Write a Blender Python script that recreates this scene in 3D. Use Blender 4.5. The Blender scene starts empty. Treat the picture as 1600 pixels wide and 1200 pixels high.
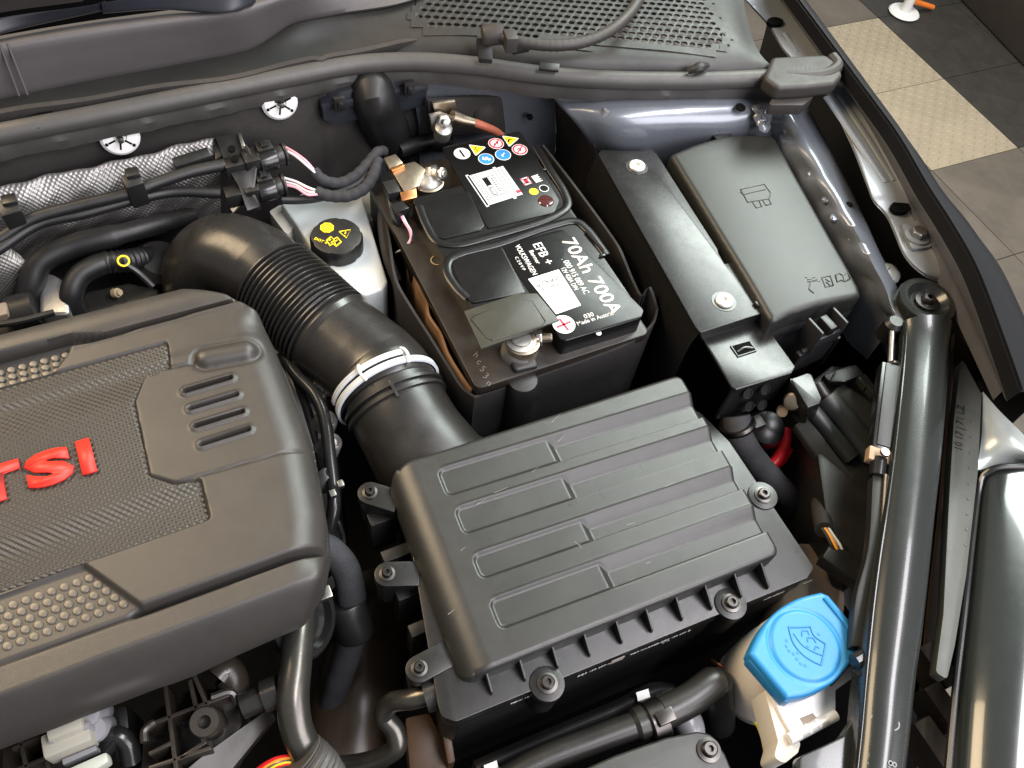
import bpy, bmesh, math, random
import numpy as np
from mathutils import Vector, Matrix
random.seed(7); np.random.seed(7)
scene = bpy.context.scene
COL = scene.collection
S = 0.001            # everything below is laid out in millimetres, relative to the battery lid
Z0 = 0.85            # the battery lid is 0.85 m above the workshop floor

# ------------------------------------------------------------------ camera
F = 1325.464
C = np.array([-204.1615, -353.4607, 575.9967])
RM = np.array([[0.8993265, -0.4239526, 0.1071262], [-0.2959524, -0.7704698, -0.5646136], [0.3219069, 0.4760677, -0.8183737]])
cam = bpy.data.cameras.new('camera'); camo = bpy.data.objects.new('camera', cam); COL.objects.link(camo)
cam.sensor_width = 36.0; cam.lens = F * 36.0 / 1600.0; cam.clip_start = 0.02; cam.clip_end = 60.0
m4 = Matrix.Identity(4)
for i in range(3):
    m4[i][0] = RM[0][i]; m4[i][1] = -RM[1][i]; m4[i][2] = -RM[2][i]
    m4[i][3] = C[i] * S + (Z0 if i == 2 else 0)
camo.matrix_world = m4
scene.camera = camo
scene.render.resolution_x = 1024; scene.render.resolution_y = 768
vs = scene.view_settings
vs.view_transform = 'Standard'; vs.look = 'None'; vs.gamma = 1.0; vs.use_curve_mapping = False
vs.exposure = 0.42

# ------------------------------------------------------------------ workshop light
world = bpy.data.worlds.new('World'); scene.world = world; world.use_nodes = True
bg = world.node_tree.nodes['Background']
bg.inputs[0].default_value = (0.80, 0.82, 0.85, 1); bg.inputs[1].default_value = 0.31
def area(name, loc, target, size, power, col, sy=None):
    l = bpy.data.lights.new(name, 'AREA'); l.energy = power; l.color = col; l.shape = 'RECTANGLE'
    l.size = size; l.size_y = sy or size
    o = bpy.data.objects.new(name, l); COL.objects.link(o)
    o.location = loc
    o.rotation_euler = (Vector(target) - Vector(loc)).to_track_quat('-Z', 'Y').to_euler()
    return o
area('ceiling_lamp', (1.8, 0.92, 2.6), (0.2, 0.0, 0.85), 1.2, 76, (0.91, 1.0, 0.94), 1.0)
area('warm_lamp', (-1.05, 1.05, 2.2), (-0.25, 0.0, 0.85), 1.0, 40, (1.0, 0.76, 0.48))
area('front_fill_light', (0.95, -1.95, 1.85), (0.15, -0.1, 0.85), 1.8, 52, (0.99, 0.95, 1.0), 1.4)  # unseen area light added ahead of the car to brighten front-facing facets
area('tube_lamp', (0.7, -0.72, 2.6), (0.1, -0.1, 0.85), 1.6, 42, (0.99, 0.96, 1.0), 0.4)

# ------------------------------------------------------------------ geometry helpers (mm)
def U(px, py, z):
    d = RM.T @ np.array([(px - 800) / F, (py - 600) / F, 1.0])
    return C + d * ((z - C[2]) / d[2])
def UY(px, py, y):
    d = RM.T @ np.array([(px - 800) / F, (py - 600) / F, 1.0])
    return C + d * ((y - C[1]) / d[1])
def U2(px, py, z):
    return tuple(U(px, py, z)[:2])
def L2(pts, z):
    return [U2(a, b, z) for a, b in pts]
def L3(pts):
    return [U(*p) for p in pts]
def unit(v):
    v = np.asarray(v, float); return v / (np.linalg.norm(v) + 1e-12)
def V3(*a): return np.array(a, float)
def catmull(pts, n):
    P = np.asarray(pts, float)
    if len(P) == 2: return P[0] + (P[1] - P[0]) * np.linspace(0, 1, n)[:, None]
    d = np.linalg.norm(np.diff(P, axis=0), axis=1) ** 0.5
    t = np.concatenate([[0], np.cumsum(d)])
    # monotone-free cubic hermite with finite-difference tangents
    T = np.gradient(P, t, axis=0)
    seglen = np.linalg.norm(np.diff(P, axis=0), axis=1)
    cl = np.concatenate([[0], np.cumsum(seglen)])
    out = []
    for s in np.linspace(0, cl[-1], n):
        i = min(max(np.searchsorted(cl, s, 'right') - 1, 0), len(P) - 2)
        u = (s - cl[i]) / max(seglen[i], 1e-9); h = t[i + 1] - t[i]
        h00 = 2*u**3 - 3*u**2 + 1; h10 = u**3 - 2*u**2 + u; h01 = -2*u**3 + 3*u**2; h11 = u**3 - u**2
        out.append(h00*P[i] + h10*h*T[i] + h01*P[i+1] + h11*h*T[i+1])
    return np.array(out)
def fillet(poly, r, n=5):
    P = [np.array(p[:2], float) for p in poly]; out = []
    m = len(P)
    for i in range(m):
        a, b, c = P[i-1], P[i], P[(i+1) % m]
        rr = r[i] if isinstance(r, (list, tuple)) else r
        u, v = unit(a-b), unit(c-b)
        ang = math.acos(max(-1, min(1, float(u @ v))))
        if rr <= 0.01 or ang > 3.05: out.append(tuple(b)); continue
        t = min(rr / math.tan(ang/2), np.linalg.norm(a-b)*.48, np.linalg.norm(c-b)*.48)
        p0, p1 = b+u*t, b+v*t
        for k in range(n+1):
            s = k/n
            out.append(tuple((1-s)**2*p0 + 2*s*(1-s)*b + s*s*p1))
    return out
def poly_sdf(P, X, Y):
    """positive inside"""
    P = np.array([p[:2] for p in P], float)
    d = np.full(X.shape, 1e9); ins = np.zeros(X.shape, bool)
    for i in range(len(P)):
        a, b = P[i-1], P[i]; e = b-a
        wx, wy = X-a[0], Y-a[1]
        t = np.clip((wx*e[0]+wy*e[1])/(e@e+1e-12), 0, 1)
        d = np.minimum(d, np.hypot(wx-t*e[0], wy-t*e[1]))
        c = ((a[1] <= Y) & (b[1] > Y)) | ((b[1] <= Y) & (a[1] > Y))
        xi = a[0] + (Y-a[1])*e[0]/(e[1] if abs(e[1]) > 1e-9 else 1e-9)
        ins ^= c & (X < xi)
    return np.where(ins, d, -d)
def sstep(a, b, x):
    t = np.clip((x-a)/(b-a), 0, 1); return t*t*(3-2*t)

class MB:
    def __init__(s): s.v = []; s.f = []
    def add(s, V, Fc):
        o = len(s.v); s.v.extend([np.asarray(p, float) for p in V]); s.f.extend([tuple(i+o for i in f) for f in Fc]); return s
    def prism(s, poly, z0, z1, inset=0):
        n = len(poly)
        A = sum(poly[i-1][0]*poly[i][1]-poly[i][0]*poly[i-1][1] for i in range(n))
        if A < 0: poly = poly[::-1]
        V = [(p[0], p[1], z0) for p in poly] + [(p[0], p[1], z1) for p in poly]
        Fc = [tuple(range(n-1, -1, -1)), tuple(range(n, 2*n))] + [(i, (i+1) % n, n+(i+1) % n, n+i) for i in range(n)]
        return s.add(V, Fc)
    def slab(s, top, off):
        """polygon of 3-D points extruded by a vector"""
        n = len(top); top = [np.asarray(p, float) for p in top]; off = np.asarray(off, float)
        V = [p+off for p in top] + top
        Fc = [tuple(range(n-1, -1, -1)), tuple(range(n, 2*n))] + [(i, (i+1) % n, n+(i+1) % n, n+i) for i in range(n)]
        return s.add(V, Fc)
    def box(s, c, size, ax=None):
        ax = ax if ax is not None else np.eye(3)
        ax = [unit(a) for a in ax]
        c = np.asarray(c, float); h = np.asarray(size, float)/2
        V = [c + ax[0]*h[0]*i + ax[1]*h[1]*j + ax[2]*h[2]*k for k in (-1, 1) for j in (-1, 1) for i in (-1, 1)]
        return s.add(V, [(0, 2, 3, 1), (4, 5, 7, 6), (0, 1, 5, 4), (2, 6, 7, 3), (0, 4, 6, 2), (1, 3, 7, 5)])
    def tube(s, path, r, n=14, ns=None, cap=True, smooth=True, rfun=None, sq=None):
        P = catmull(path, ns or max(2, 6*(len(path)-1)+1)) if smooth else np.asarray(path, float)
        m = len(P)
        T = np.gradient(P, axis=0); T = T/np.linalg.norm(T, axis=1)[:, None]
        ref = V3(0, 0, 1) if abs(T[0][2]) < .9 else V3(1, 0, 0)
        u = unit(np.cross(ref, T[0])); V = []
        for i in range(m):
            u = unit(u - T[i]*(u @ T[i])); w = np.cross(T[i], u)
            if rfun: rr = rfun(i/(m-1))
            elif np.ndim(r): rr = np.interp(i/(m-1), np.linspace(0, 1, len(r)), r)
            else: rr = r
            for k in range(n):
                a = 2*math.pi*k/n
                V.append(P[i] + (u*math.cos(a) + w*math.sin(a)*(sq or 1))*rr)
        Fc = [(i*n+k, i*n+(k+1) % n, (i+1)*n+(k+1) % n, (i+1)*n+k) for i in range(m-1) for k in range(n)]
        if cap: Fc += [tuple(range(n-1, -1, -1)), tuple((m-1)*n+k for k in range(n))]
        return s.add(V, Fc)
    def lathe(s, prof, o=(0, 0, 0), axis=(0, 0, 1), n=24, ref=None, ring=False):
        ax = unit(axis); rf = np.asarray(ref, float) if ref is not None else (V3(1, 0, 0) if abs(ax[0]) < .9 else V3(0, 1, 0))
        u = unit(rf-ax*(rf @ ax)); w = np.cross(ax, u); o = np.asarray(o, float); V = []
        for r, h in prof:
            for k in range(n):
                a = 2*math.pi*k/n; V.append(o + ax*h + (u*math.cos(a)+w*math.sin(a))*max(r, 1e-3))
        m = len(prof)
        Fc = [(i*n+k, i*n+(k+1) % n, (i+1)*n+(k+1) % n, (i+1)*n+k) for i in range(m-1) for k in range(n)]
        if ring: Fc += [((m-1)*n+k, (m-1)*n+(k+1) % n, (k+1) % n, k) for k in range(n)]
        else: Fc += [tuple(range(n-1, -1, -1)), tuple((m-1)*n+k for k in range(n))]
        return s.add(V, Fc)
    def grid(s, G, thick=None):
        """G: (nu, nv, 3) array; thick: offset vector for a solid sheet"""
        nu, nv = G.shape[:2]
        V = list(G.reshape(-1, 3)); idx = lambda i, j: i*nv+j
        Fc = [(idx(i, j), idx(i+1, j), idx(i+1, j+1), idx(i, j+1)) for i in range(nu-1) for j in range(nv-1)]
        if thick is not None:
            N = nu*nv; V += [p+np.asarray(thick, float) for p in V]
            Fc += [tuple(N+k for k in f[::-1]) for f in Fc]
            B = [idx(i, 0) for i in range(nu)] + [idx(nu-1, j) for j in range(1, nv)] + [idx(i, nv-1) for i in range(nu-2, -1, -1)] + [idx(0, j) for j in range(nv-2, 0, -1)]
            for k in range(len(B)):
                a, b = B[k], B[(k+1) % len(B)]; Fc.append((b, a, a+N, b+N))
        return s.add(V, Fc)
    def loft(s, rows, nu=24, sub=4, thick=(0, 0, -2), smooth=True):
        R_ = [catmull(r, nu) if smooth else np.array([np.array([np.interp(t, np.linspace(0, 1, len(r)), np.asarray(r)[:, k]) for k in range(3)]) for t in np.linspace(0, 1, nu)]) for r in rows]
        A = np.array(R_)               # rows x nu x 3
        if sub > 1:
            cols = [catmull(A[:, j], (len(rows)-1)*sub+1) for j in range(nu)]
            A = np.array(cols).transpose(1, 0, 2)
        return s.grid(A, thick)
    def build(s, name, mat, parent=None, bev=0, seg=2, ang=35, kind=None, recalc=True, bang=30):
        V = np.array(s.v) * S; V[:, 2] += Z0
        c = (V.min(0)+V.max(0))/2
        me = bpy.data.meshes.new(name)
        me.from_pydata([tuple(p) for p in (V-c)], [], s.f); me.validate(clean_customdata=False)
        bm = bmesh.new(); bm.from_mesh(me)
        if recalc: bmesh.ops.recalc_face_normals(bm, faces=bm.faces)
        if bev:
            ed = [e for e in bm.edges if len(e.link_faces) == 2 and e.calc_face_angle(0) > math.radians(bang)]
            if ed: bmesh.ops.bevel(bm, geom=ed, offset=bev*S, segments=seg, profile=.6, affect='EDGES', clamp_overlap=True)
        for f_ in bm.faces: f_.smooth = True
        bm.to_mesh(me); bm.free()
        me.set_sharp_from_angle(angle=math.radians(ang))
        me.materials.append(mat)
        o = bpy.data.objects.new(name, me); COL.objects.link(o)
        return place(o, c, parent, kind)
def place(o, c, parent=None, kind=None):
    if parent is not None:
        o.parent = parent; o.location = Vector(c) - WL[parent.name]
        WL[o.name] = Vector(c)
    else:
        o.location = Vector(c); WL[o.name] = Vector(c)
    if kind: o['kind'] = kind
    return o
WL = {}
def tag(o, label, cat, group=None):
    o['label'] = label; o['category'] = cat
    if group: o['group'] = group
    return o
def struct(o): o['kind'] = 'structure'; return o
def thing(name, label, cat, base, group=None):
    o = bpy.data.objects.new(name, None); COL.objects.link(o); o.empty_display_size = .02
    b = np.asarray(base, float)*S; o.location = (b[0], b[1], b[2]+Z0); WL[o.name] = Vector(o.location)
    return tag(o, label, cat, group)
def inst(src, p, parent=None, rot=None, name=None):
    """copy of a one-mesh part at mm point p (object centre), sharing its mesh"""
    o = src.copy(); COL.objects.link(o)
    if name: o.name = name
    o.parent = None
    place(o, Vector((p[0]*S, p[1]*S, p[2]*S+Z0)), parent)
    if rot is not None: o.rotation_euler = rot
    return o
def hfield(outline, fn, step, zbot, rot=0.0):
    """height field over a closed outline with a vertical skirt down to zbot"""
    P = np.array([p[:2] for p in outline]); cr, sr = math.cos(rot), math.sin(rot)
    Q = np.stack([P[:, 0]*cr+P[:, 1]*sr, -P[:, 0]*sr+P[:, 1]*cr], 1); lo = Q.min(0)-step*2; hi = Q.max(0)+step*2
    xs = np.arange(lo[0], hi[0], step); ys = np.arange(lo[1], hi[1], step)
    XR, YR = np.meshgrid(xs, ys, indexing='ij')
    X = XR*cr-YR*sr; Y = XR*sr+YR*cr
    D = poly_sdf(outline, X, Y)
    g1, g2 = np.gradient(D, step); gx = g1*cr-g2*sr; gy = g1*sr+g2*cr
    out = D < 0
    near = out & (D > -1.6*step)
    X2 = np.where(near, X - gx*D, X); Y2 = np.where(near, Y - gy*D, Y)
    ok = D > -1.6*step
    D2 = np.maximum(D, 0)
    Zv = fn(X2, Y2, D2)
    id_ = -np.ones(X.shape, int); V = []; 
    f4 = ok[:-1, :-1] & ok[1:, :-1] & ok[:-1, 1:] & ok[1:, 1:]
    inn = D > 0
    f4 &= inn[:-1, :-1] | inn[1:, :-1] | inn[:-1, 1:] | inn[1:, 1:]
    used = np.zeros(X.shape, bool)
    for a, b in ((0, 0), (1, 0), (0, 1), (1, 1)):
        used[a:a+f4.shape[0], b:b+f4.shape[1]] |= f4
    ii = np.argwhere(used); id_[used] = np.arange(len(ii))
    V = np.stack([X2[used], Y2[used], Zv[used]], 1)
    q = np.argwhere(f4)
    Fc = [(id_[i, j], id_[i+1, j], id_[i+1, j+1], id_[i, j+1]) for i, j in q]
    cnt = {}
    for f in Fc:
        for k in range(4):
            e = (f[k], f[(k+1) % 4]); cnt[e] = 1
    be = [e for e in cnt if (e[1], e[0]) not in cnt]
    bv = {}; V = list(V)
    for a, b in be:
        for k in (a, b):
            if k not in bv:
                bv[k] = len(V); zb = zbot(V[k][0], V[k][1]) if callable(zbot) else zbot
                V.append(np.array([V[k][0], V[k][1], min(zb, V[k][2]-.3)]))
    for a, b in be: Fc.append((b, a, bv[a], bv[b]))
    return MB().add(V, Fc)
def rolloff(D, r):
    t = np.clip(D, 0, r); return -(r - np.sqrt(np.maximum(r*r-(r-t)**2, 0)))
def bez(*p): return catmull([V3(*q) for q in p], 12)
def flat_text(name, body, o, ex, ey, size, mat, parent, bold=0.0, depth=.25, align='LEFT', sx=1.0, spacing=1.0, fitw=None, fith=None):
    """printed or embossed lettering as thin real letters; o = mm point of the baseline start"""
    cu = bpy.data.curves.new(name, 'FONT'); cu.body = body; cu.size = 1.0; cu.extrude = 0; cu.offset = bold
    cu.align_x = align; cu.resolution_u = 3; cu.space_character = spacing
    t = bpy.data.objects.new(name, cu); COL.objects.link(t)
    bpy.context.view_layer.update()
    me = bpy.data.meshes.new_from_object(t.evaluated_get(bpy.context.evaluated_depsgraph_get()))
    bpy.data.objects.remove(t); bpy.data.curves.remove(cu)
    ex = unit(ex); ey = unit(np.asarray(ey, float)-ex*(np.asarray(ey, float) @ ex)); nz = np.cross(ex, ey)
    bm = bmesh.new(); bm.from_mesh(me)
    if fith or fitw:
        x0 = min(v.co.x for v in bm.verts); x1 = max(v.co.x for v in bm.verts); y0 = min(v.co.y for v in bm.verts); y1 = max(v.co.y for v in bm.verts)
        ky = (fith/size)/(y1-y0) if fith else 1.0; kx = (fitw/size)/(x1-x0) if fitw else ky
        for v in bm.verts: v.co.x = (v.co.x-x0)*kx; v.co.y = (v.co.y-(y0 if fith else 0))*ky
    r = bmesh.ops.extrude_face_region(bm, geom=list(bm.faces))
    for v in [g for g in r['geom'] if isinstance(g, bmesh.types.BMVert)]: v.co.z += depth/size
    bmesh.ops.recalc_face_normals(bm, faces=bm.faces)
    c = Vector((o[0]*S, o[1]*S, o[2]*S+Z0))
    for v in bm.verts:
        q = ex*v.co.x*size*sx + ey*v.co.y*size + nz*v.co.z*size
        v.co = Vector(q)*S
    bm.to_mesh(me); bm.free(); me.materials.clear(); me.materials.append(mat); me.name = name
    ob = bpy.data.objects.new(name, me); COL.objects.link(ob)
    return place(ob, c, parent)
# ------------------------------------------------------------------ materials
MATS = {}
def M(name, col, rough=.5, metal=0.0, var=.18, vscale=25, bump=0.0, bscale=900, dust=0.0, coat=0.0, trans=0.0, sss=0.0, rvar=.12, spec=.5, dustcol=(.30, .26, .21), extra=None, alpha=1.0, ior=1.45):
    m = bpy.data.materials.new(name); m.use_nodes = True; nt = m.node_tree; N = nt.nodes; L = nt.links
    b = N['Principled BSDF']; tc = N.new('ShaderNodeTexCoord')
    def noise(sc, det=4, ro=.6):
        n = N.new('ShaderNodeTexNoise'); n.inputs['Scale'].default_value = sc; n.inputs['Detail'].default_value = det
        n.inputs['Roughness'].default_value = ro; L.new(tc.outputs['Object'], n.inputs['Vector']); return n
    n1 = noise(vscale, 6, .65)
    mx = N.new('ShaderNodeMix'); mx.data_type = 'RGBA'
    mx.inputs['A'].default_value = tuple(max(0, c*(1-var)) for c in col)+(1,)
    mx.inputs['B'].default_value = tuple(min(1, c*(1+var)) for c in col)+(1,)
    L.new(n1.outputs['Fac'], mx.inputs['Factor']); out = mx.outputs['Result']
    rr = N.new('ShaderNodeMapRange'); n2 = noise(vscale*3.1, 5, .7); L.new(n2.outputs['Fac'], rr.inputs['Value'])
    rr.inputs['From Min'].default_value = .3; rr.inputs['From Max'].default_value = .7
    rr.inputs['To Min'].default_value = max(.02, rough*(1-rvar)); rr.inputs['To Max'].default_value = min(1, rough*(1+rvar))
    rout = rr.outputs['Result']
    if dust > 0:
        geo = N.new('ShaderNodeNewGeometry'); sx = N.new('ShaderNodeSeparateXYZ'); L.new(geo.outputs['Normal'], sx.inputs[0])
        up = N.new('ShaderNodeMapRange'); up.inputs['From Min'].default_value = .2; up.inputs['From Max'].default_value = .95
        L.new(sx.outputs['Z'], up.inputs['Value'])
        n3 = noise(vscale*.7, 8, .75); d1 = N.new('ShaderNodeMapRange'); d1.inputs['From Min'].default_value = .35; d1.inputs['From Max'].default_value = .75
        L.new(n3.outputs['Fac'], d1.inputs['Value'])
        n4 = noise(1700, 2, .5); d2 = N.new('ShaderNodeMapRange'); d2.inputs['From Min'].default_value = .62; d2.inputs['From Max'].default_value = .78
        L.new(n4.outputs['Fac'], d2.inputs['Value'])
        ad = N.new('ShaderNodeMath'); ad.operation = 'MULTIPLY_ADD'; L.new(d2.outputs['Result'], ad.inputs[0]); ad.inputs[1].default_value = 1.2; L.new(d1.outputs['Result'], ad.inputs[2])
        m1 = N.new('ShaderNodeMath'); m1.operation = 'MULTIPLY'; L.new(ad.outputs[0], m1.inputs[0]); L.new(up.outputs['Result'], m1.inputs[1])
        m2 = N.new('ShaderNodeMath'); m2.operation = 'MULTIPLY'; m2.use_clamp = True; L.new(m1.outputs[0], m2.inputs[0]); m2.inputs[1].default_value = dust
        dm = N.new('ShaderNodeMix'); dm.data_type = 'RGBA'; L.new(m2.outputs[0], dm.inputs['Factor']); L.new(out, dm.inputs['A']); dm.inputs['B'].default_value = dustcol+(1,)
        out = dm.outputs['Result']
        ra = N.new('ShaderNodeMath'); ra.operation = 'MULTIPLY_ADD'; ra.use_clamp = True; L.new(m2.outputs[0], ra.inputs[0]); ra.inputs[1].default_value = .5; L.new(rout, ra.inputs[2]); rout = ra.outputs[0]
    L.new(out, b.inputs['Base Color']); L.new(rout, b.inputs['Roughness'])
    b.inputs['Metallic'].default_value = metal; b.inputs['Specular IOR Level'].default_value = spec; b.inputs['IOR'].default_value = ior
    if coat: b.inputs['Coat Weight'].default_value = coat; b.inputs['Coat Roughness'].default_value = .06
    if trans: b.inputs['Transmission Weight'].default_value = trans
    if sss:
        b.inputs['Subsurface Weight'].default_value = sss; b.inputs['Subsurface Radius'].default_value = (1, .9, .75); b.inputs['Subsurface Scale'].default_value = .006
    if bump:
        nb = noise(bscale, 3, .6); bp = N.new('ShaderNodeBump'); bp.inputs['Strength'].default_value = bump; bp.inputs['Distance'].default_value = .0006
        L.new(nb.outputs['Fac'], bp.inputs['Height']); L.new(bp.outputs['Normal'], b.inputs['Normal'])
        if extra: extra(N, L, tc, bp)
    elif extra:
        bp = N.new('ShaderNodeBump'); bp.inputs['Strength'].default_value = .8; bp.inputs['Distance'].default_value = .0006
        L.new(bp.outputs['Normal'], b.inputs['Normal']); extra(N, L, tc, bp)
    MATS[name] = m
    return m
def knurl(sx, sy, ang=0.0, dist=.0006, strength=1.0, axes='XY'):
    """crossed-wave relief (embossed plastic grain, embossed foil)"""
    def fx(N, L, tc, bp):
        mp = N.new('ShaderNodeMapping'); mp.inputs['Rotation'].default_value[2] = ang; L.new(tc.outputs['Object'], mp.inputs['Vector'])
        s = N.new('ShaderNodeSeparateXYZ'); L.new(mp.outputs[0], s.inputs[0])
        r = []
        for ax, k in ((axes[0], sx), (axes[1], sy)):
            a = N.new('ShaderNodeMath'); a.operation = 'MULTIPLY'; L.new(s.outputs[ax], a.inputs[0]); a.inputs[1].default_value = k
            b2 = N.new('ShaderNodeMath'); b2.operation = 'SINE'; L.new(a.outputs[0], b2.inputs[0])
            r.append(b2)
        m = N.new('ShaderNodeMath'); m.operation = 'MULTIPLY'; L.new(r[0].outputs[0], m.inputs[0]); L.new(r[1].outputs[0], m.inputs[1])
        bp2 = N.new('ShaderNodeBump'); bp2.inputs['Strength'].default_value = strength; bp2.inputs['Distance'].default_value = dist
        L.new(m.outputs[0], bp2.inputs['Height'])
        for l in list(bp.outputs['Normal'].links):
            L.new(bp2.outputs['Normal'], l.to_socket)
        L.new(bp.outputs['Normal'], bp2.inputs['Normal'])
    return fx
m_cover = M('cover_plastic', (.029, .0265, .024), .38, var=.10, bump=.25, bscale=2600, dust=.05)
m_coverk = M('cover_mesh_plastic', (.026, .0235, .021), .40, var=.08, dust=.03, extra=knurl(1300, 1300, 0, .00042))
m_airbox2 = M('airbox_flange_plastic', (.008, .008, .0078), .30, bump=.15, bscale=2200, dust=.03)
m_airbox = M('airbox_plastic', (.018, .018, .0166), .30, var=.12, bump=.22, bscale=2600, dust=.05, dustcol=(.26, .25, .23))
m_black = M('black_plastic', (.008, .008, .008), .38, bump=.15, bscale=1500, dust=.05)
m_gloss = M('glossy_black_plastic', (.010, .010, .010), .22, dust=.02)
m_satin = M('satin_black_metal', (.008, .008, .008), .26, dust=.012, bump=.05)
m_fuse = M('fusebox_plastic', (.014, .015, .0135), .40, rvar=.04, bump=.2, bscale=2200, dust=.02)
m_rubber = M('rubber', (.008, .008, .0085), .45, bump=.2, bscale=1200, dust=.06)
m_seal = M('seal_rubber', (.044, .041, .039), .5, var=.2, vscale=60, bump=.15, bscale=1500, dust=.06)
m_hose = M('hose_plastic', (.013, .0125, .012), .28, bump=.08, bscale=900, dust=.045, rvar=.2)
m_cowl = M('cowl_plastic', (.014, .014, .0125), .46, var=.12, bump=.25, bscale=2300, dust=.03)
m_cowl2 = M('cowl_grained', (.062, .056, .056), .46, var=.12, bump=.35, bscale=1900, dust=.05)
m_mat = M('insulation_felt', (.020, .017, .016), .85, var=.3, vscale=60, bump=.8, bscale=700, dust=.05)
m_sleeve = M('sleeve_felt', (.011, .010, .010), .8, var=.25, vscale=50, bump=.6, bscale=900, dust=.05)
m_sleeve_in = M('sleeve_inner', (.16, .085, .04), .9, var=.3, vscale=50, bump=.6, bscale=900)
m_foil = M('foil', (.33, .32, .305), .5, metal=.8, var=.3, vscale=30, bump=1.0, bscale=140, dust=.1, extra=knurl(1450, 1450, 0, .00028, axes='XZ'))
m_paint = M('wing_inner_paint', (.135, .148, .170), .28, metal=.35, var=.08, rvar=.05, coat=.4, dust=.01, dustcol=(.32, .30, .27))
m_rail = M('rail_paint', (.175, .188, .198), .38, metal=.1, var=.10, coat=.15, dust=.02, dustcol=(.32, .30, .27))
m_fender = M('wing_paint', (.008, .008, .009), .32, rvar=.08, spec=.25)
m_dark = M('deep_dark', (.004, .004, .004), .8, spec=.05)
m_brace = M('brace_paint', (.013, .0148, .0135), .27, var=.06, rvar=.05, coat=.25)
m_steel = M('zinc_steel', (.42, .405, .37), .33, metal=1, var=.15, vscale=80)
m_brass = M('tinned_brass', (.46, .385, .29), .36, metal=1, var=.2, vscale=80)
m_copper = M('copper', (.55, .24, .10), .35, metal=1, var=.2)
m_lead = M('lead', (.40, .385, .36), .45, metal=.9, var=.25, vscale=90)
m_alu = M('cast_aluminium', (.42, .41, .39), .5, metal=.9, var=.3, vscale=60, bump=.6, bscale=800)
m_pipe = M('dark_metal_pipe', (.085, .08, .07), .3, metal=.8, var=.3, vscale=50)
m_white = M('white_plastic', (.64, .63, .61), .4, var=.05, sss=.1)
m_clampw = M('clamp_white', (.50, .53, .56), .35, var=.08)
m_filler = M('filler_plastic', (.60, .565, .50), .38, var=.06, vscale=12, sss=.25)
m_tank = M('tank_plastic', (.46, .49, .48), .38, var=.08, vscale=12, sss=.4)
m_blue = M('blue_plastic', (.020, .185, .41), .42, var=.06, bump=.12, bscale=1800, sss=.05)
m_red = M('red_badge', (.55, .026, .014), .5, var=.08)
m_redcable = M('red_cable', (.60, .012, .018), .35)
m_pink = M('pink_wire', (.72, .30, .36), .4)
m_grey = M('grey_wire', (.50, .50, .52), .4)
m_yellow = M('yellow_print', (.78, .62, .02), .45, var=.06)
m_orange = M('orange_wire', (.85, .33, .02), .4)
m_tan = M('tan_clip', (.30, .21, .13), .5)
m_ink = M('grey_ink', (.10, .095, .09), .6)
m_dot = M('pale_dimple_plastic', (.085, .072, .056), .35, var=.1)
m_manif = M('manifold_plastic', (.022, .018, .014), .28, var=.2, dust=.05)
m_print = M('white_print', (.66, .66, .64), .5, var=.04)
m_printg = M('grey_print', (.40, .39, .37), .6, var=.1)
m_sticker = M('white_sticker', (.66, .67, .66), .45, var=.03)
m_pict = M('pictogram_grey', (.44, .465, .475), .45, var=.03)
m_bluep = M('blue_print', (.03, .20, .52), .45)
m_redp = M('red_print', (.60, .02, .05), .45)
m_bat = M('battery_case', (.005, .005, .005), .30, bump=.1, bscale=1500, dust=.004, spec=.4)
m_batlow = M('battery_flange', (.014, .011, .0085), .36, bump=.1, bscale=1200, dust=.05)
m_label = M('battery_label', (.004, .004, .004), .30, var=.1, spec=.3)
m_flap = M('flap_plastic', (.026, .026, .019), .40, dust=.03, bump=.1)
m_tape = M('cloth_tape', (.028, .028, .031), .75, var=.3, vscale=120, bump=.9, bscale=500, spec=.3)
m_green = M('pale_connector', (.30, .285, .235), .4, var=.1)
m_glass = M('headlamp_glass', (.80, .84, .82), .03, trans=1.0, var=.02, rvar=.1, ior=1.3)
m_bezel = M('lamp_bezel', (.02, .023, .022), .2, var=.2)
m_chrome = M('lamp_chrome', (.55, .58, .56), .18, metal=1, var=.1)
m_bright = M('reflection_tone', (.30, .33, .32), .30, metal=.3, var=.3, vscale=30)  # reflection painted into the base, paler than the gloss panel paint
m_tile = M('light_tread_tile', (.27, .22, .155), .55, var=.30, vscale=6, bump=.15, bscale=300)
m_tiledark = M('brown_floor_tile', (.095, .078, .062), .5, var=.75, vscale=5, bump=.15, bscale=300)
m_floorblk = M('black_floor_tile', (.030, .026, .022), .5, var=.6, vscale=14, bump=.2, bscale=300)
m_joint = M('floor_joint', (.02, .017, .014), .8)
m_steel2 = M('dark_screw', (.075, .07, .066), .34, metal=1, var=.2)
m_airbox_neck = M('neck_plastic', (.011, .0108, .0102), .34, bump=.12, bscale=1500, dust=.04)
m_brownrub = M('brown_rubber', (.024, .021, .019), .55, dust=.05)
m_bluebk = M('blue_black_plastic', (.016, .018, .024), .38, dust=.04)
m_fold = M('dark_fold', (.080, .080, .085), .4, dust=.06)
m_sealant = M('sealant', (.17, .18, .175), .3, var=.3, vscale=90, coat=.3)
m_fuse2 = M('fusebox_base', (.020, .020, .022), .36, dust=.04)
m_white_metal = M('pale_bolt', (.62, .60, .55), .4, metal=.6, var=.1)
m_brace2 = M('stamp_paint', (.022, .025, .023), .35, metal=.2, coat=.3)
m_trim = M('trim_plastic', (.036, .039, .034), .45, bump=.15, bscale=1500, dust=.06)
m_amber = M('amber_plastic', (.06, .030, .012), .5, var=.3)
m_warmpipe = M('warm_pipe', (.045, .030, .018), .3, var=.3)
m_paintpanel = M('gloss_panel_paint', (.017, .020, .019), .22, var=.1, rvar=.1, coat=.5)
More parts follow.
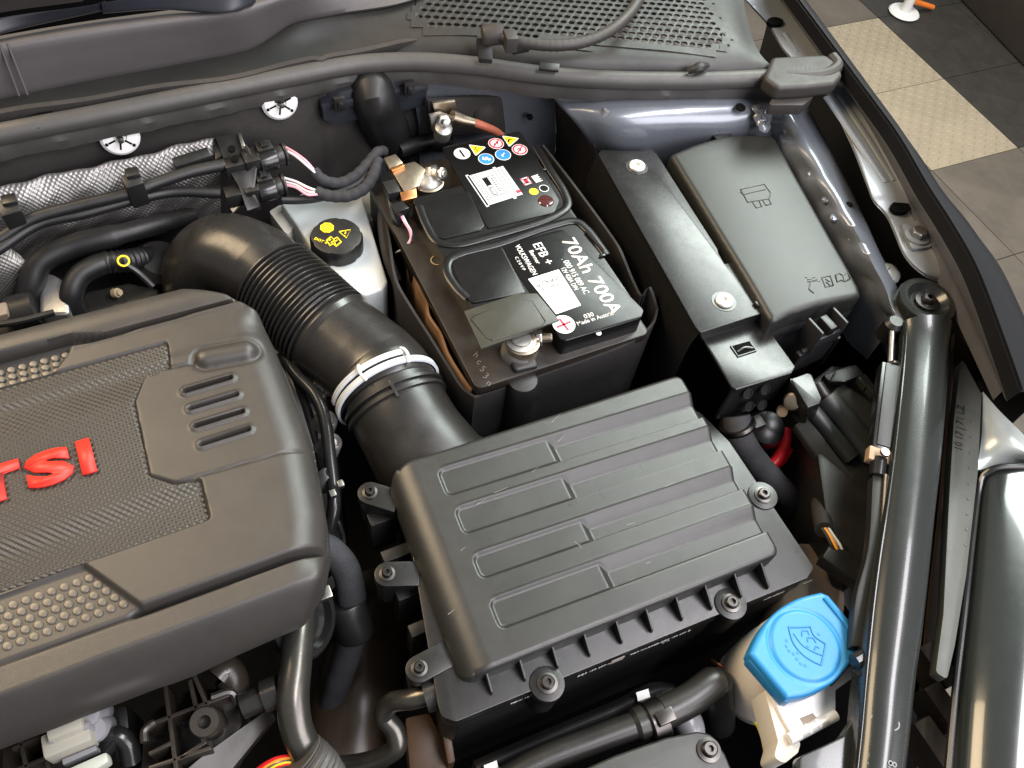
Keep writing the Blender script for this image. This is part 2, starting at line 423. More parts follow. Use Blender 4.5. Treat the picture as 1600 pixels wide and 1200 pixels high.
m_liner = M('liner_plastic', (.030, .022, .016), .8, spec=.2, var=.3, dust=.1)
m_blue2 = M('blue_symbol', (.010, .15, .38), .42)
m_white2 = M('bright_white_plastic', (.72, .71, .69), .38, var=.04, sss=.2)
m_tan3 = M('tan_duct_shade', (.20, .15, .11), .55, var=.2)  # plain tan; on the rear duct it carries painted shade
m_tank2 = M('tank_plastic_warm', (.55, .53, .45), .4, sss=.35)
m_dark2 = M('dark_iron', (.03, .027, .024), .5, metal=.4)
m_clampd = M('grey_moulding', (.20, .20, .21), .3, var=.15)
m_yel2 = M('cream_clip', (.62, .58, .40), .4)
m_paleg = M('pale_green_plastic', (.34, .36, .30), .4)
m_eye = M('charge_eye', (.05, .012, .010), .08, coat=1)
m_batlow2 = M('flange_mark', (.10, .085, .07), .5)
m_tan2 = M('round_mark', (.32, .25, .15), .5)
m_patch = M('etched_patch', (.22, .20, .18), .6, var=.5, vscale=900)
# ------------------------------------------------------------------ engine cover
X_LEFT = -560.0
def seg_d(X, Y, a, b):
    e = np.array(b)-np.array(a); t = np.clip(((X-a[0])*e[0]+(Y-a[1])*e[1])/(e@e), 0, 1)
    return np.hypot(X-a[0]-t*e[0], Y-a[1]-t*e[1])
def engine_cover():
    th = thing('engine_cover', 'wide brown-grey plastic engine cover with red TSI letters on its meshed middle', 'engine cover', (-350, 0, -60))
    out = fillet([(X_LEFT, 158), (-200, 158), (-168, 138), (-150, 116), (-145, 60), (-146, -16), (-156, -78), (-162, -100), (-174, -122), (-194, -138), (-270, -141), (X_LEFT, -138)], [25, 10, 15, 14, 10, 20, 15, 10, 8, 8, 8, 25])
    mesh_poly = [(X_LEFT+40, 105), (-224, 105.5), (-227, 79.5), (-247, 77.5), (-258, 58), (-261, -8), (-246, -20.5), (-229.5, -24), (-231, -56), (X_LEFT+40, -58)]
    mesh_poly = fillet(mesh_poly, [1, 2, 2, 3, 3, 3, 3, 2, 2, 1], 3)
    slots = [((-221.5, 53.2-16.6*k), (-187.5, 53.4-16.6*k)) for k in range(4)]
    def fn(X, Y, D):
        Z = np.full(X.shape, 20.0)
        # rear rim and the dark groove in front of it
        gw = np.interp(X, [-400, -290, -265, -172], [5.5, 5, 2.2, 1.2])
        g = np.abs(Y-(np.interp(X, [-560, -290, -265, -172], [131, 131, 127.5, 129])))
        gr = sstep(gw+1.5, gw-1, g)*sstep(-160, -176, X)
        Z -= 11*gr
        rim = sstep(126, 134, Y)
        Z += rim*(2 - ((Y-144)/14)**2*4)
        # dimpled field upper left
        up = sstep(0, 3, np.minimum(126-Y, Y-105.5))*sstep(-293, -299, X+(Y-120)*-.85)
        Z -= 5*up
        # recess under the meshed middle
        dm = poly_sdf(mesh_poly, X, Y)
        Z -= 6*sstep(-1.6, 1.8, dm)
        # front step with its diagonal end
        stp = sstep(-99, -103.5, Y-(X+164)*.0)
        diag = sstep(.0, 3.0, -(X+312)*.835-(Y+58)*.549+0.)*sstep(-56, -60, Y)
        low = np.maximum(stp, diag)
        Z -= 5.5*low
        Z -= 2.2*np.exp(-((Y+105+(X+166)*.012)/1.1)**2)*sstep(-168, -175, X)
        Z -= 7.5*np.exp(-((Y+103)/1.7)**2)*sstep(-296, -288, X)*sstep(-160, -172, X)
        yb = -121.0
        t = np.clip((yb-Y)/(141+yb), 0, 1)
        Z -= 38*t**1.25
        # creases of the right-hand panel
        Z -= 1.3*np.exp(-(seg_d(X, Y, (-246, -20.5), (-150, -25))/1.0)**2)
        Z -= 1.6*np.exp(-(seg_d(X, Y, (-227, 79.5), (-207, 77.5))/1.2)**2)
        Z += 1.2*sstep(30, 34, -Y+62)*0
        # the soft fold running along the right-hand part
        Z -= 1.2*sstep(84, 96, Y)*sstep(126, 120, Y)
        # oval bump
        dv = seg_d(X, Y, (-199, 79), (-170, 75.5))
        Z += 5.5*(1-np.clip(dv/9.0, 0, 1)**2)**.6*(dv < 9) - 1.6*np.exp(-((dv-11)/2.2)**2)
        # four louvre slots with raised lips
        for a, b in slots:
            d = seg_d(X, Y, a, b)
            Z += 1.8*np.exp(-((d-3.1)/1.4)**2)
            Z -= 9*sstep(1.7, .8, d)
        # big soft shoulder on the right, small radius elsewhere
        dr = np.clip(-(X+146)+np.interp(Y, [-140, -78, -16, 60], [-30, -10, -1, 0])*1.0, 0, 60)
        w = sstep(-135, -95, Y)*sstep(120, 100, Y)
        Z += rolloff(D, 5.0)*(1-w) + w*(rolloff(dr, 26)*.95)
        Z -= 7*np.exp(-(((X+318)/24)**4))*sstep(-134, -141, Y)*-1
        return Z
    hfield(out, fn, 1.15, lambda x, y: (-30 if y > -95 else -26)).build('cover_body', m_cover, th, ang=50)
    def fm(X, Y, D):
        Z = np.full(X.shape, 18.2)
        Z -= 2.6*sstep(58, 84, Y)-1.8*sstep(84, 90, Y) + 2.8*sstep(-20, -34, Y)-1.0*sstep(-40, -56, Y)
        return Z + rolloff(D, .8)
    hfield(mesh_poly, fm, 2.0, 12).build('mesh_panel', m_coverk, th, ang=50)
    # badge letters
    for ch, x, w in (('T', -373, 33), ('S', -337.5, 31), ('I', -302.5, 9.6)):
        flat_text('letter', ch, V3(x, 8.6, 18.4), (1, .012, 0), (0.03, 1, 0), 40.5, m_red, th, bold=.06, depth=2.4, fitw=w, fith=29)
    # raised dots, two fields
    dot = MB().lathe([(2.9, 0), (2.9, .6), (2.2, 1.5), (.01, 1.7)], (-313, -67, 14.5), n=12).build('dimple', m_dot, th)
    for r in range(5):
        for c in range(15 - (r > 2)):
            if r == 0 and c == 0: continue
            inst(dot, (-313+4.1*r-7.7*c, -67-6.5*r, 15.35), th)
    for r in range(3):
        for c in range(16):
            inst(dot, (-297-7.7*c-3.85*(r % 2)-4*r, 121.5-6.4*r, 15.9), th)
engine_cover()

# ------------------------------------------------------------------ air filter box
AX = unit(V3(1, -.052, 0)); AY = unit(V3(.052, 1, 0))
def airbox():
    th = thing('air_filter_box', 'dark grey plastic air filter box with four ribbed recesses in its lid', 'air filter box', (30, -140, -230))
    zt = -20.0
    TL, TR, BR, BL = [np.array(U2(*p, zt)) for p in ((600, 730), (1064, 582), (1222, 864), (722, 1064))]
    out = fillet([TL, TR, BR, BL], [24, 9, 9, 16], 7)
    eL = unit(np.append(TL-BL, 0))[:2]; nL = np.array([eL[1], -eL[0]])
    org = np.array(U2(680, 735, zt))
    px = [((680, 735), (700, 776)), ((708, 795), (725, 836)), ((735, 868), (752, 906)), ((762, 938), (781, 985))]
    vr = []
    for a, b in px:
        pa, pb = np.array(U2(*a, zt))-org, np.array(U2(*b, zt))-org
        vr.append((pa @ AY[:2], pb @ AY[:2], (pa @ AX[:2]+pb @ AX[:2])/2))
    ustep = (np.array(U2(897, 770, zt))-org) @ AX[:2]
    def fn(X, Y, D):
        u = (X-org[0])*AX[0]+(Y-org[1])*AX[1]; v = (X-org[0])*AY[0]+(Y-org[1])*AY[1]
        Z = np.full(X.shape, zt)
        rec = np.zeros(X.shape)
        for k, (v0, v1, u0) in enumerate(vr):
            deep = 2.2+4.6*sstep(ustep-2-k*2.0, ustep+5-k*2.0, u)
            wf = 2.0+7.0*sstep(ustep-2-k*2.0, ustep+5-k*2.0, u)
            # rounded left end
            cx = np.minimum(u-u0-6, 0); cv = np.abs(v-(v0+v1)/2)
            hw = (v0-v1)/2
            q = np.hypot(np.maximum(-(u-u0-6), 0), np.maximum(cv-(hw-6), 0))
            dleft = 6-q
            top = .35*sstep(-.6, wf+.6, v0-v)+.65*np.clip((v0-v)/wf, 0, 1); bot = sstep(-.4, 1.6, v-v1); lf = sstep(-.3, 2.4, dleft)
            rec = np.maximum(rec, deep*np.minimum(np.minimum(top, bot), lf))
            Z += .75*np.exp(-((v-v0-.9)/1.1)**2)*sstep(u0+2, u0+9, u)
        rec *= 1.0
        Z -= rec
        # a thin bead round the left ends
        dl = (X-BL[0])*nL[0]+(Y-BL[1])*nL[1]
        Z += rolloff(dl, 24) + rolloff(D, 4.5)*(dl > 10)
        Z -= 6*sstep(200, 262, u)*0
        return Z
    hfield(out, fn, .9, -41, rot=math.atan2(AX[1], AX[0])).build('lid', m_airbox, th, ang=40)
    zf = -40.0
    fl = [U2(628, 770, zf), U2(1090, 640, zf), U2(1140, 690, zf), U2(1272, 886, zf), U2(1262, 903, zf), U2(712, 1128, zf), U2(690, 1120, zf), U2(684, 1100, zf)]
    flo = fillet(fl, [5, 8, 8, 4, 4, 6, 6, 6])
    MB().prism(flo, zf-4, zf).build('lid_flange', m_airbox2, th, bev=.8)
    cen = np.mean([p for p in fl], axis=0)
    ins = [tuple(np.array(p)*.975+cen*.025) for p in flo]
    MB().prism(ins, -205, zf-4.5).build('lower_box', m_black, th, bev=1)
    MB().prism([tuple(np.array(p)*.99+cen*.01) for p in flo], -62, -46).build('lower_rim', m_black, th, bev=1)
    # gusset ribs along the front
    tops = [(757, 1042), (809, 1021), (860, 1001), (910, 982), (960, 962), (1007, 944), (1054, 926), (1100, 909), (1146, 891), (1188, 876)]
    for x, y in tops:
        p = U(x, y, -25); p = V3(p[0], p[1], -25)
        a = p+V3(0, 3, 0); e = np.array(U(x+13, y+48, zf)); e[2] = zf-.5
        pts = [V3(a[0], a[1], -23), V3(p[0], p[1]-1, -25), V3(e[0], e[1]+2.5, zf+5), V3(e[0], e[1]+1.5, zf-.2), V3(a[0], a[1], zf-.2)]
        w = AX*1.7
        MB().slab([q-w/2 for q in pts], w).build('gusset_rib', m_airbox2, th, bev=.6, seg=2)
    # screw lugs
    lugs = [(855, 1068), (1142, 943), (1192, 774), (605, 897), (655, 1045), (578, 770)]
    for k, (x, y) in enumerate(lugs):
        p = U(x, y, -39)
        toc = unit(np.append(cen-p[:2], 0)); r = 12.8 if k < 3 else 9.8; ks = 1.0 if k < 3 else .8
        q = p+toc*(8 if k < 3 else 24); side = np.cross(toc, V3(0, 0, 1))
        ringp = [tuple((p-toc*r*math.cos(a)+side*r*math.sin(a))[:2]) for a in np.linspace(-math.pi/2, math.pi/2, 10)]
        poly = ringp+[tuple((q+side*r)[:2]), tuple((q-side*r)[:2])] if k > 2 else [(p[0]+r*math.cos(a), p[1]+r*math.sin(a)) for a in np.linspace(0, 6.283, 25)[:-1]]
        lg = MB().prism(poly, -50, -38.6).build('screw_lug', m_airbox2, th, bev=.7)
        MB().lathe([(r-1.6, -38), (r-.8, -10)], (p[0], p[1], -39), n=20).build('boss', m_black, lg)
        MB().lathe([(a*ks, b) for a, b in ((7.6, 0), (7.6, 1.2), (5.2, 1.6), (5.0, 4.2), (4.2, 5), (2.4, 5), (2.2, 2.5), (.01, 2.5))], (p[0], p[1], -38.6), n=18).build('screw', m_steel2, th)
    # side ribs of the lower box on the left
    for k in range(5):
        a = U(592+22*k, 800+58*k, -52)
        MB().box((a[0]+2, a[1], -85), (22, 12-2*(k % 2), 50)).build('side_rib', m_airbox, th, bev=1)
    # neck
    def rn(t): return np.interp(t, [0, .06, .1, .35, .6, .8, 1], [43, 43, 43, 44, 48, 58, 72])
    cen_path = L3([(609, 612, -47), (628, 650, -52), (652, 692, -60), (690, 748, -74), (735, 800, -95)])
    MB().tube(cen_path, 1, n=48, ns=36, rfun=rn).build('neck', m_airbox_neck, th)
    d = unit(cen_path[1]-cen_path[0])
    for h, r in ((10, 45.2), (17, 45.0)):
        MB().lathe([(42, h-2), (r+1, h-1.4), (r+1, h+1.4), (42, h+2)], cen_path[0], d, n=48, ring=True).build('neck_bead', m_airbox_neck, th)
    q = U(603, 583, -3)
    MB().box(cen_path[0]+d*15+unit(q-cen_path[0])*43.8, (2.6, 16, 5), (np.cross(d, unit(q-cen_path[0])), d, unit(q-cen_path[0]))).build('alignment_tab', m_airbox_neck, th, bev=.5)
    # fine scratches in the lid surface
    for x, y, dx, dy in ((772, 770, 22, -9), (745, 788, 14, -8), (862, 660, 14, -14), (872, 690, 10, -10), (832, 738, 9, -9), (905, 850, 6, 10), (898, 846, 9, 8), (980, 820, 12, -4), (1040, 760, 16, -7), (720, 860, 8, -6), (960, 700, 9, 3), (1010, 880, 7, -2), (700, 960, 10, -8)):
        p0 = U(x, y, zt+.25); p1 = U(x+dx, y+dy, zt+.25); w_ = unit(np.cross(V3(0, 0, 1), p1-p0))*.16
        MB().slab([p0-w_, p0+w_, p1+w_*.3, p1-w_*.3], (0, 0, -.3)).build('scratch', m_patch, th)
    # moulded part numbers on the front rim
    ef = unit(np.append(np.array(fl[4])-np.array(fl[5]), 0)); nf = np.cross(ef, V3(0, 0, 1))
    base = V3(fl[5][0], fl[5][1], -53)+nf*.6
    for body, t, sz, dz in (('7ZW 129 651 AQ', 42, 4.4, 0), ('5Q0 129 607 AC', 96, 4.4, 0), ('TOP MARKED 5Q0 129 620 D', 140, 4.2, 0), ('2 16', 170, 3.6, -5), ('>PP-GF30<', 262, 4.2, 0), ('MAX', 300, 4.2, 0)):
        flat_text('moulded_number', body, base+ef*t+V3(0, 0, dz), ef, (0, 0, 1), sz, m_printg, th, depth=.25)
    MB().box(base+ef*129+V3(0, 0, 2.6)+nf*.2, (11, .5, 7.5), (ef, nf, V3(0, 0, 1))).build('code_patch', m_patch, th)
airbox()

# ------------------------------------------------------------------ intake hose
def hose():
    th = thing('intake_hose', 'thick black corrugated intake hose bending from engine to air filter box', 'hose', (-110, 120, -150))
    path = L3([(322, 520, -150), (318, 460, -105), (322, 420, -62), (352, 400, -38), (400, 416, -32), (455, 463, -34), (515, 520, -40), (560, 558, -44), (590, 585, -46), (606, 612, -47), (612, 624, -48)])
    P = catmull(path, 400)
    ln = np.concatenate([[0], np.cumsum(np.linalg.norm(np.diff(P, axis=0), axis=1))]); T = ln[-1]
    # nearest parameters for the section borders
    def par(p):
        q = U(*p); return int(np.argmin(np.linalg.norm(P-q, axis=1)))
    i0, i1 = par((425, 440, -33)), par((512, 518, -40))
    MB().tube(P[:i0+4], 39, n=48, smooth=False, rfun=lambda t: np.interp(t, [0, .5, .9, 1], [37, 39, 40, 38])).build('elbow', m_hose, th)
    nr = 15
    MB().tube(P[i0:i1+1], 40, n=56, ns=nr*14, rfun=lambda t: 41.0+2.1*np.interp((t*nr) % 1, [0, .2, .35, .62, .78, 1], [-1, -.85, .9, 1, -.85, -1])+2.0*t).build('corrugated_section', m_hose, th, ang=60)
    MB().tube(P[i1-2:-4], 44, n=48, smooth=False, rfun=lambda t: np.interp(t, [0, .06, .12, .7, .8, .93, 1], [42, 44.5, 43, 45, 46.2, 46.2, 44])).build('cuff', m_hose, th)
    c = P[-14]; d = unit(P[-1]-P[-30])
    cl = thing('hose_clamp', 'white band clamp around the hose joint above the air filter box', 'clamp', c+V3(0, 0, -45))
    prof = [(46.0, .5), (48.2, .8), (48.4, 5.8), (46.0, 6.2)]
    MB().lathe(prof, c, d, n=72, ring=True).build('band', m_clampw, cl)
    up = unit(U(603, 572, 3)-c); up = unit(up-d*(up @ d)); sd = np.cross(d, up)
    arc = lambda r, h, a: c+d*h+up*r*math.cos(a)+sd*r*math.sin(a)
    for h in (-5.6, -3.2):
        MB().tube([arc(47.6, h, a) for a in np.linspace(-.42, 1.4, 15)], 1.5, n=8, ns=24).build('clamp_rail', m_clampw, cl)
    for a in (-.42, .40):
        MB().tube([arc(48, -8, a), arc(51, -4, a*1.03), arc(51.5, 3, a*1.03), arc(48, 7.5, a)], 1.4, n=8).build('clamp_ear', m_clampw, cl)
hose()
# ------------------------------------------------------------------ battery
BX = V3(0, -1, 0); BU = V3(1, 0, 0)       # lettering on the lid runs towards the front, its top to the right
def disc(th, px, py, z, r, mat, h=.25, n=28, name='print_disc'):
    p = U(px, py, z); return MB().lathe([(r, 0), (r, h)], p, n=n).build(name, mat, th)
def battery():
    th = thing('car_battery', 'black 12 V car battery with white lettering and warning stickers on top', 'battery', (87, 139, -190))
    MB().prism(fillet([(2, 2), (173, 2), (173, 276), (2, 276)], 6), -190, -26).build('case', m_bat, th, bev=1.5)
    MB().prism(fillet([(0, 0), (175, 0), (175, 278), (0, 278)], 8), -32, -22).build('flange', m_batlow, th, bev=1.5)
    lid = [(167, 6), (84, 7), (83, 60), (24, 62), (24, 214), (88, 216), (89, 272), (167, 272)]
    MB().prism(fillet(lid, [7, 5, 4, 8, 8, 4, 5, 7]), -24, -1.2).build('lid', m_bat, th, bev=2.2, seg=3)
    # the two label fields and two plug strips sit slightly proud of the lid
    f1 = L2([(690, 230), (814, 204), (874, 312), (866, 332), (762, 357), (752, 340)], 0)
    f2 = L2([(780, 384), (880, 357), (1006, 484), (1002, 495), (876, 532), (867, 515)], 0)
    MB().prism(fillet(f1, [4, 5, 6, 10, 3, 3]), -1.6, -.2).build('label_field', m_label, th, bev=.5)
    MB().prism(fillet(f2, [4, 8, 5, 5, 4, 4]), -1.6, -.2).build('label_field', m_label, th, bev=.5)
    s1 = L2([(660, 318), (732, 298), (757, 352), (750, 360), (690, 374), (680, 366)], 0)
    s2 = L2([(706, 412), (716, 402), (784, 385), (822, 458), (738, 474), (730, 466)], 0)
    for s in (s1, s2): MB().prism(fillet(s, [3, 3, 2, 4, 8, 6]), -1.6, .2).build('plug_strip', m_bat, th, bev=.6)
    # carrying handles, folded flat
    h1 = [(655, 322), (667, 352), (684, 377), (712, 381), (765, 369), (868, 336), (887, 320), (882, 300), (858, 262), (838, 228)]
    h2 = [(731, 466), (713, 448), (699, 424), (701, 407), (718, 396), (779, 380), (862, 352), (900, 345), (918, 358), (938, 384), (948, 398)]
    for h in (h1, h2):
        MB().tube([U(a, b, -.2) for a, b in h], 4.2, n=10, ns=70, sq=.26).build('handle', m_bat, th)
    MB().box(U(849, 265, .2), (6, 3, 2), (V3(1, 0, 0), V3(0, 1, 0), V3(0, 0, 1))).build('handle_stop', m_gloss, th, bev=1)
    MB().box(U(941, 399, .2), (6, 3, 2)).build('handle_stop', m_gloss, th, bev=1)
    # vent ridge on the right of the front field
    MB().tube([U(916, 362, 0), U(942, 392, 0)], 2.0, n=8, smooth=False).build('ridge', m_bat, th)
    # ---- print
    t = lambda body, px, py, size, bold=0, ex=BX, ey=BU, mat=m_print, sx=1.0, sp=1.0, fw=None: flat_text('printed_text', body, U(px, py, .15 if mat is m_ink else -.15), ex, ey, size, mat, th, bold=bold, sx=sx, spacing=sp, fitw=fw)
    t('70Ah 700A', 877, 376, 20.0, .012, fw=float(np.linalg.norm(U(957, 493, 0)-U(877, 376, 0))))
    t('. 000 915 089 AC', 877, 405, 8.6, .004, fw=float(np.linalg.norm(U(913, 460, 0)-U(877, 405, 0))))
    t('12V 420A DIN', 876, 420, 6.9, .004, fw=float(np.linalg.norm(U(900, 453, 0)-U(876, 420, 0))))
    t('EFB +', 832, 382, 13.2, .010, fw=float(np.linalg.norm(U(857, 413, 0)-U(832, 382, 0))))
    t('Banner', 826, 392, 6.2, .006)
    t('VOLKSWAGEN', 804, 384, 7.4, .008, fw=float(np.linalg.norm(U(833, 430, 0)-U(804, 384, 0))))
    t('C20VP', 804, 402, 4.6, .006, sp=1.5)
    t('030', 914, 498, 6.6, .004, V3(1, 0, 0), V3(0, 1, 0))
    t('Made in Austria', 903, 509, 6.2, .002, V3(1, 0, 0), V3(0, 1, 0), sx=.92)
    st = [U2(825, 436, 0), U2(872, 422, 0), U2(906, 478, 0), U2(870, 491, 0)]
    st = [U2(825, 436, 0), U2(873, 421, 0), U2(908, 477, 0), U2(869, 491, 0)]
    MB().prism(fillet(st, 1), -.15, .12).build('white_sticker', m_sticker, th)
    for k, (w, off) in enumerate(((13, 4), (24, 3), (22, 4), (20, 3), (24, 2))):
        o = U(846, 439, .15) if k < 3 else U(878, 481, .15)
        ln = 12.5 if k == 1 else 9
    XE, YE = V3(1, .08, 0), V3(-.08, 1, 0)
    t('MO 175', 848, 443, 5.0, .0, mat=m_ink, ex=XE, ey=YE); t('00F 915 PL 000 AC', 840, 450, 5.0, .0, mat=m_ink, ex=XE, ey=YE, fw=24); t('120020750026', 843, 457, 5.0, .0, mat=m_ink, ex=XE, ey=YE, fw=21)
    t('V20210401', 868, 484, 3.6, .0, mat=m_ink, ex=V3(1, 0, 0), ey=V3(0, 1, 0))
    disc(th, 881, 507, -.15, 10.2, m_sticker)
    p = U(881, 507, .12)
    for e in (V3(1, .1, 0), V3(-.1, 1, 0)):
        MB().box(p+V3(0, 0, .12), (14.5, 2.1, .24), (e, np.cross(V3(0, 0, 1), e), V3(0, 0, 1))).build('red_plus_bar', m_redp, th)
    disc(th, 935, 521, -5, 2.6, m_sticker, h=1.0)
    disc(th, 722, 240, -.15, 8.4, m_sticker)
    MB().box(U(722, 240, .25), (11.5, 1.9, .24), (V3(.05, -1, 0), V3(1, .05, 0), V3(0, 0, 1))).build('minus_bar', m_label, th)
    def tri(px, py, r, icon):
        c = U(px, py, 0)
        for k, (rr, mt, z) in enumerate(((r, m_sticker, .06), (r*.84, m_yellow, .16), )):
            MB().prism(fillet([(c[0]+rr*math.cos(a), c[1]+rr*math.sin(a)) for a in (0, 2.094, 4.189)], 1.2, 3), -.2, z).build('warning_triangle', mt, th)
        for q in icon: MB().box(c+V3(q[0], q[1], .2), (q[2], q[3], .18), (V3(math.cos(q[4]), math.sin(q[4]), 0), V3(-math.sin(q[4]), math.cos(q[4]), 0), V3(0, 0, 1))).build('icon_mark', m_label, th)
    tri(745, 233, 10.6, [(-2.5, 0, 3, .7, .2), (0, 2, 4, .6, 1.0), (0, -2, 4, .6, -1.0), (2, .5, 3.5, .6, .1), (-1, 3, 3, .6, 1.6), (-1, -3, 3, .6, 1.5)])
    tri(797, 219, 10.6, [(-1.5, 0, 4, 1.6, .9), (1, .8, 3, 1.2, -.2), (-3, -2, 2.5, 1, 0), (-3, 2.5, 2, 1, .5)])
    def ring(px, py, r, m1, m2, icon, mi, bar=False):
        c = U(px, py, 0)
        disc(th, px, py, -.2, r, m_sticker, h=.26, name='sign_disc'); disc(th, px, py, -.2, r*.92, m1, h=.33, name='sign_disc')
        if m2: disc(th, px, py, -.2, r*.70, m2, h=.40, name='sign_disc')
        for q in icon: MB().box(c+V3(q[0], q[1], .24), (q[2], q[3], .14), (V3(math.cos(q[4]), math.sin(q[4]), 0), V3(-math.sin(q[4]), math.cos(q[4]), 0), V3(0, 0, 1))).build('icon_mark', mi, th)
        if bar: MB().box(c+V3(0, 0, .30), (r*1.6, r*.16, .14), (V3(.75, .66, 0), V3(-.66, .75, 0), V3(0, 0, 1))).build('red_bar', m_redp, th)
    ring(775, 224.5, 8.2, m_redp, m_sticker, [(0, 0, 6, 1.6, .4), (1.5, 1.5, 3, 1.2, 2), (-1.5, -1, 3.4, 1.0, 1.3), (2, -1.5, 2.5, 1, -.6)], m_label, True)
    ring(812, 234, 8.2, m_redp, m_sticker, [(1.2, 0, 6.5, 1.0, 1.2), (-1, 1.6, 4, 1.1, .2), (-2, -1.6, 3, 1.0, .9)], m_label, True)
    ring(759.6, 248.6, 8.2, m_bluep, None, [(0, .6, 5, 3.2, .3), (2.8, -1.6, 3, 2.6, 0), (-2.6, 2, 4, 1.6, 1.1)], m_sticker)
    ring(786, 242, 8.2, m_bluep, None, [(0, 0, 4, 1.2, .9), (-1.4, -1.2, 1.2, 3.2, .2), (1.5, 1.6, 2.2, 1.4, .3)], m_sticker)
    # pictogram of a battery
    a, b, c_, d = [np.array(U2(*q, 0)) for q in ((729, 274), (785, 258), (818, 305), (762, 323))]
    bl = lambda u, v: (a*(1-u)*(1-v)+b*u*(1-v)+c_*u*v+d*(1-u)*v)
    def quad(u0, u1, v0, v1, mat, z0, z1, nm='pictogram_piece'):
        MB().prism([tuple(bl(u0, v0)), tuple(bl(u1, v0)), tuple(bl(u1, v1)), tuple(bl(u0, v1))], z0, z1).build(nm, mat, th)
    quad(.0, 1, .03, .97, m_pict, -.2, .10, 'pictogram')
    quad(-.03, .045, -.01, 1.0, m_pict, -.2, .10); quad(.72, .80, -.01, 1.02, m_pict, -.2, .105)
    for u in (.10, .20, .70, .81, .90): quad(u, u+.012, .04, .96, m_label, -.1, .16)
    quad(.30, .62, .20, .80, m_label, -.1, .15); quad(.315, .605, .215, .785, m_pict, -.1, .2)
    quad(.31, .44, .22, .46, m_label, -.1, .25); quad(.33, .43, .52, .76, m_label, -.1, .25); quad(.345, .415, .54, .74, m_pict, -.1, .30)
    for k in range(7): quad(.50, .57, .28+.065*k, .30+.065*k, m_label, -.1, .25)
    quad(.88, 1.0, .82, .90, m_redp, -.1, .2)
    for k in range(9): quad(.13, .16, .1+.09*k, .12+.09*k, m_label, -.1, .16)
    # small symbols next to it
    p = U(822, 283, 0); MB().box(p, (10, 8, .3), (V3(.1, -1, 0), V3(1, .1, 0), V3(0, 0, 1))).build('crossed_battery_icon', m_pict, th)
    for s in (1, -1): MB().box(p+V3(0, 0, .2), (13, 1.2, .2), (unit(V3(.8, s*.8, 0)), unit(V3(-s*.8, .8, 0)), V3(0, 0, 1))).build('red_cross_bar', m_redp, th)
    MB().box(p+V3(0, 0, .12), (7, 4.5, .2), (V3(.1, -1, 0), V3(1, .1, 0), V3(0, 0, 1))).build('icon_mark', m_label, th)
    p = U(839, 279, 0); MB().box(p, (10, 8, .3), (V3(.1, -1, 0), V3(1, .1, 0), V3(0, 0, 1))).build('battery_icon', m_pict, th)
    for k in range(3): MB().box(p+V3(3.2, 3-3*k, .12), (1.8, 1.6, .24)).build('icon_mark', m_label, th)
    disc(th, 834, 299.5, -.2, 4.6, m_yellow, h=.35)
    disc(th, 850, 294.5, -.2, 4.9, m_sticker, h=.3); disc(th, 850, 294.5, -.2, 4.2, m_label, h=.38)
    MB().lathe([(8, -.1), (8, .3), (7, 1.2), (.01, 2.0)], U(853, 314, -.1), n=24).build('charge_eye', m_eye, th)
    # round maker's mark on the left of the handle bridge
    # embossed marks on the flange
    for k, ch in enumerate('hc53n'):
        q = U(741+7.2*k*.98, 552+14*k*.7, -21.9)
        flat_text('embossed_mark', ch, U(738+5*k, 556+11.0*k, -22.1), V3(.6, -1, 0), V3(1, .6, 0), 9, m_batlow2, th, depth=.5)
    e = U(683, 407, -21.9); MB().lathe([(6.4, 0), (6.4, .6), (5.2, .6), (5.2, 0)], e, n=24, ring=True).build('round_mark', m_tan2, th)
    # ---- positive post
    pc = U(812, 541, -12)
    MB().lathe([(15.5, -12), (16, -10), (15.5, -2), (13.6, 2), (13.2, 9), (9, 10), (8.6, 12), (.01, 12)], pc, n=28).build('positive_post', m_lead, th)
battery()

# clamp on the positive post: nut and bolt, flap cover, rubber boot
cl = thing('positive_clamp', 'tin-coloured pole clamp with hex bolt under the olive flap', 'pole clamp', U(830, 530, -22))
pc = U(815, 538, -10)
MB().lathe([(15.5, -7), (15.5, 5), (10.2, 5), (10.2, -7)], pc, n=28, ring=True).build('clamp_ring', m_brass, cl, bev=.6)
bo = U(829, 529, -8)
MB().box(bo, (11, 13, 12), (unit(V3(1, -.2, 0)), unit(V3(.2, 1, 0)), V3(0, 0, 1))).build('clamp_jaw', m_brass, cl, bev=1)
ba = unit(V3(1, -.45, .2))
MB().lathe([(7, 0), (7, 5)], bo+ba*5, ba, n=6).build('hex_nut', m_steel, cl, bev=.5)
MB().lathe([(4, 5), (4, 13), (3.2, 14)], bo+ba*5, ba, n=16).build('bolt_end', m_brass, cl)
fp = thing('terminal_flap', 'square olive-grey plastic flap over the positive battery pole', 'cover flap', U(800, 500, 0))
q = [U(725, 486, 9), U(807, 459, 13), U(839, 458, 13), U(874, 500, 10), U(752, 545, 8)]
MB().slab(q, (0, 0, -2.2)).build('flap_plate', m_flap, fp, bev=.5)
c = sum(q)/len(q)
ring = [c+(U(*p)-c) for p in ((740, 491, 10.6), (812, 467, 12.6), (832, 470, 12.6), (853, 501, 11), (846, 509, 10.8), (770, 531, 9.6), (760, 527, 9.4), (736, 497, 10.4))]
MB().tube([r+V3(0, 0, -.6) for r in ring]+[ring[0]+V3(0, 0, -.6)], .5, n=6, smooth=False).build('flap_bead', m_flap, fp)
b = U(817, 592, -28)
bt = thing('terminal_boot', 'short black rubber cable boot standing in front of the battery', 'boot', b+V3(0, 0, -90))
MB().lathe([(13.5, -95), (14, -4), (13, -.8), (10.5, 0), (.01, .2)], b, n=28).build('boot_tube', m_rubber, bt)
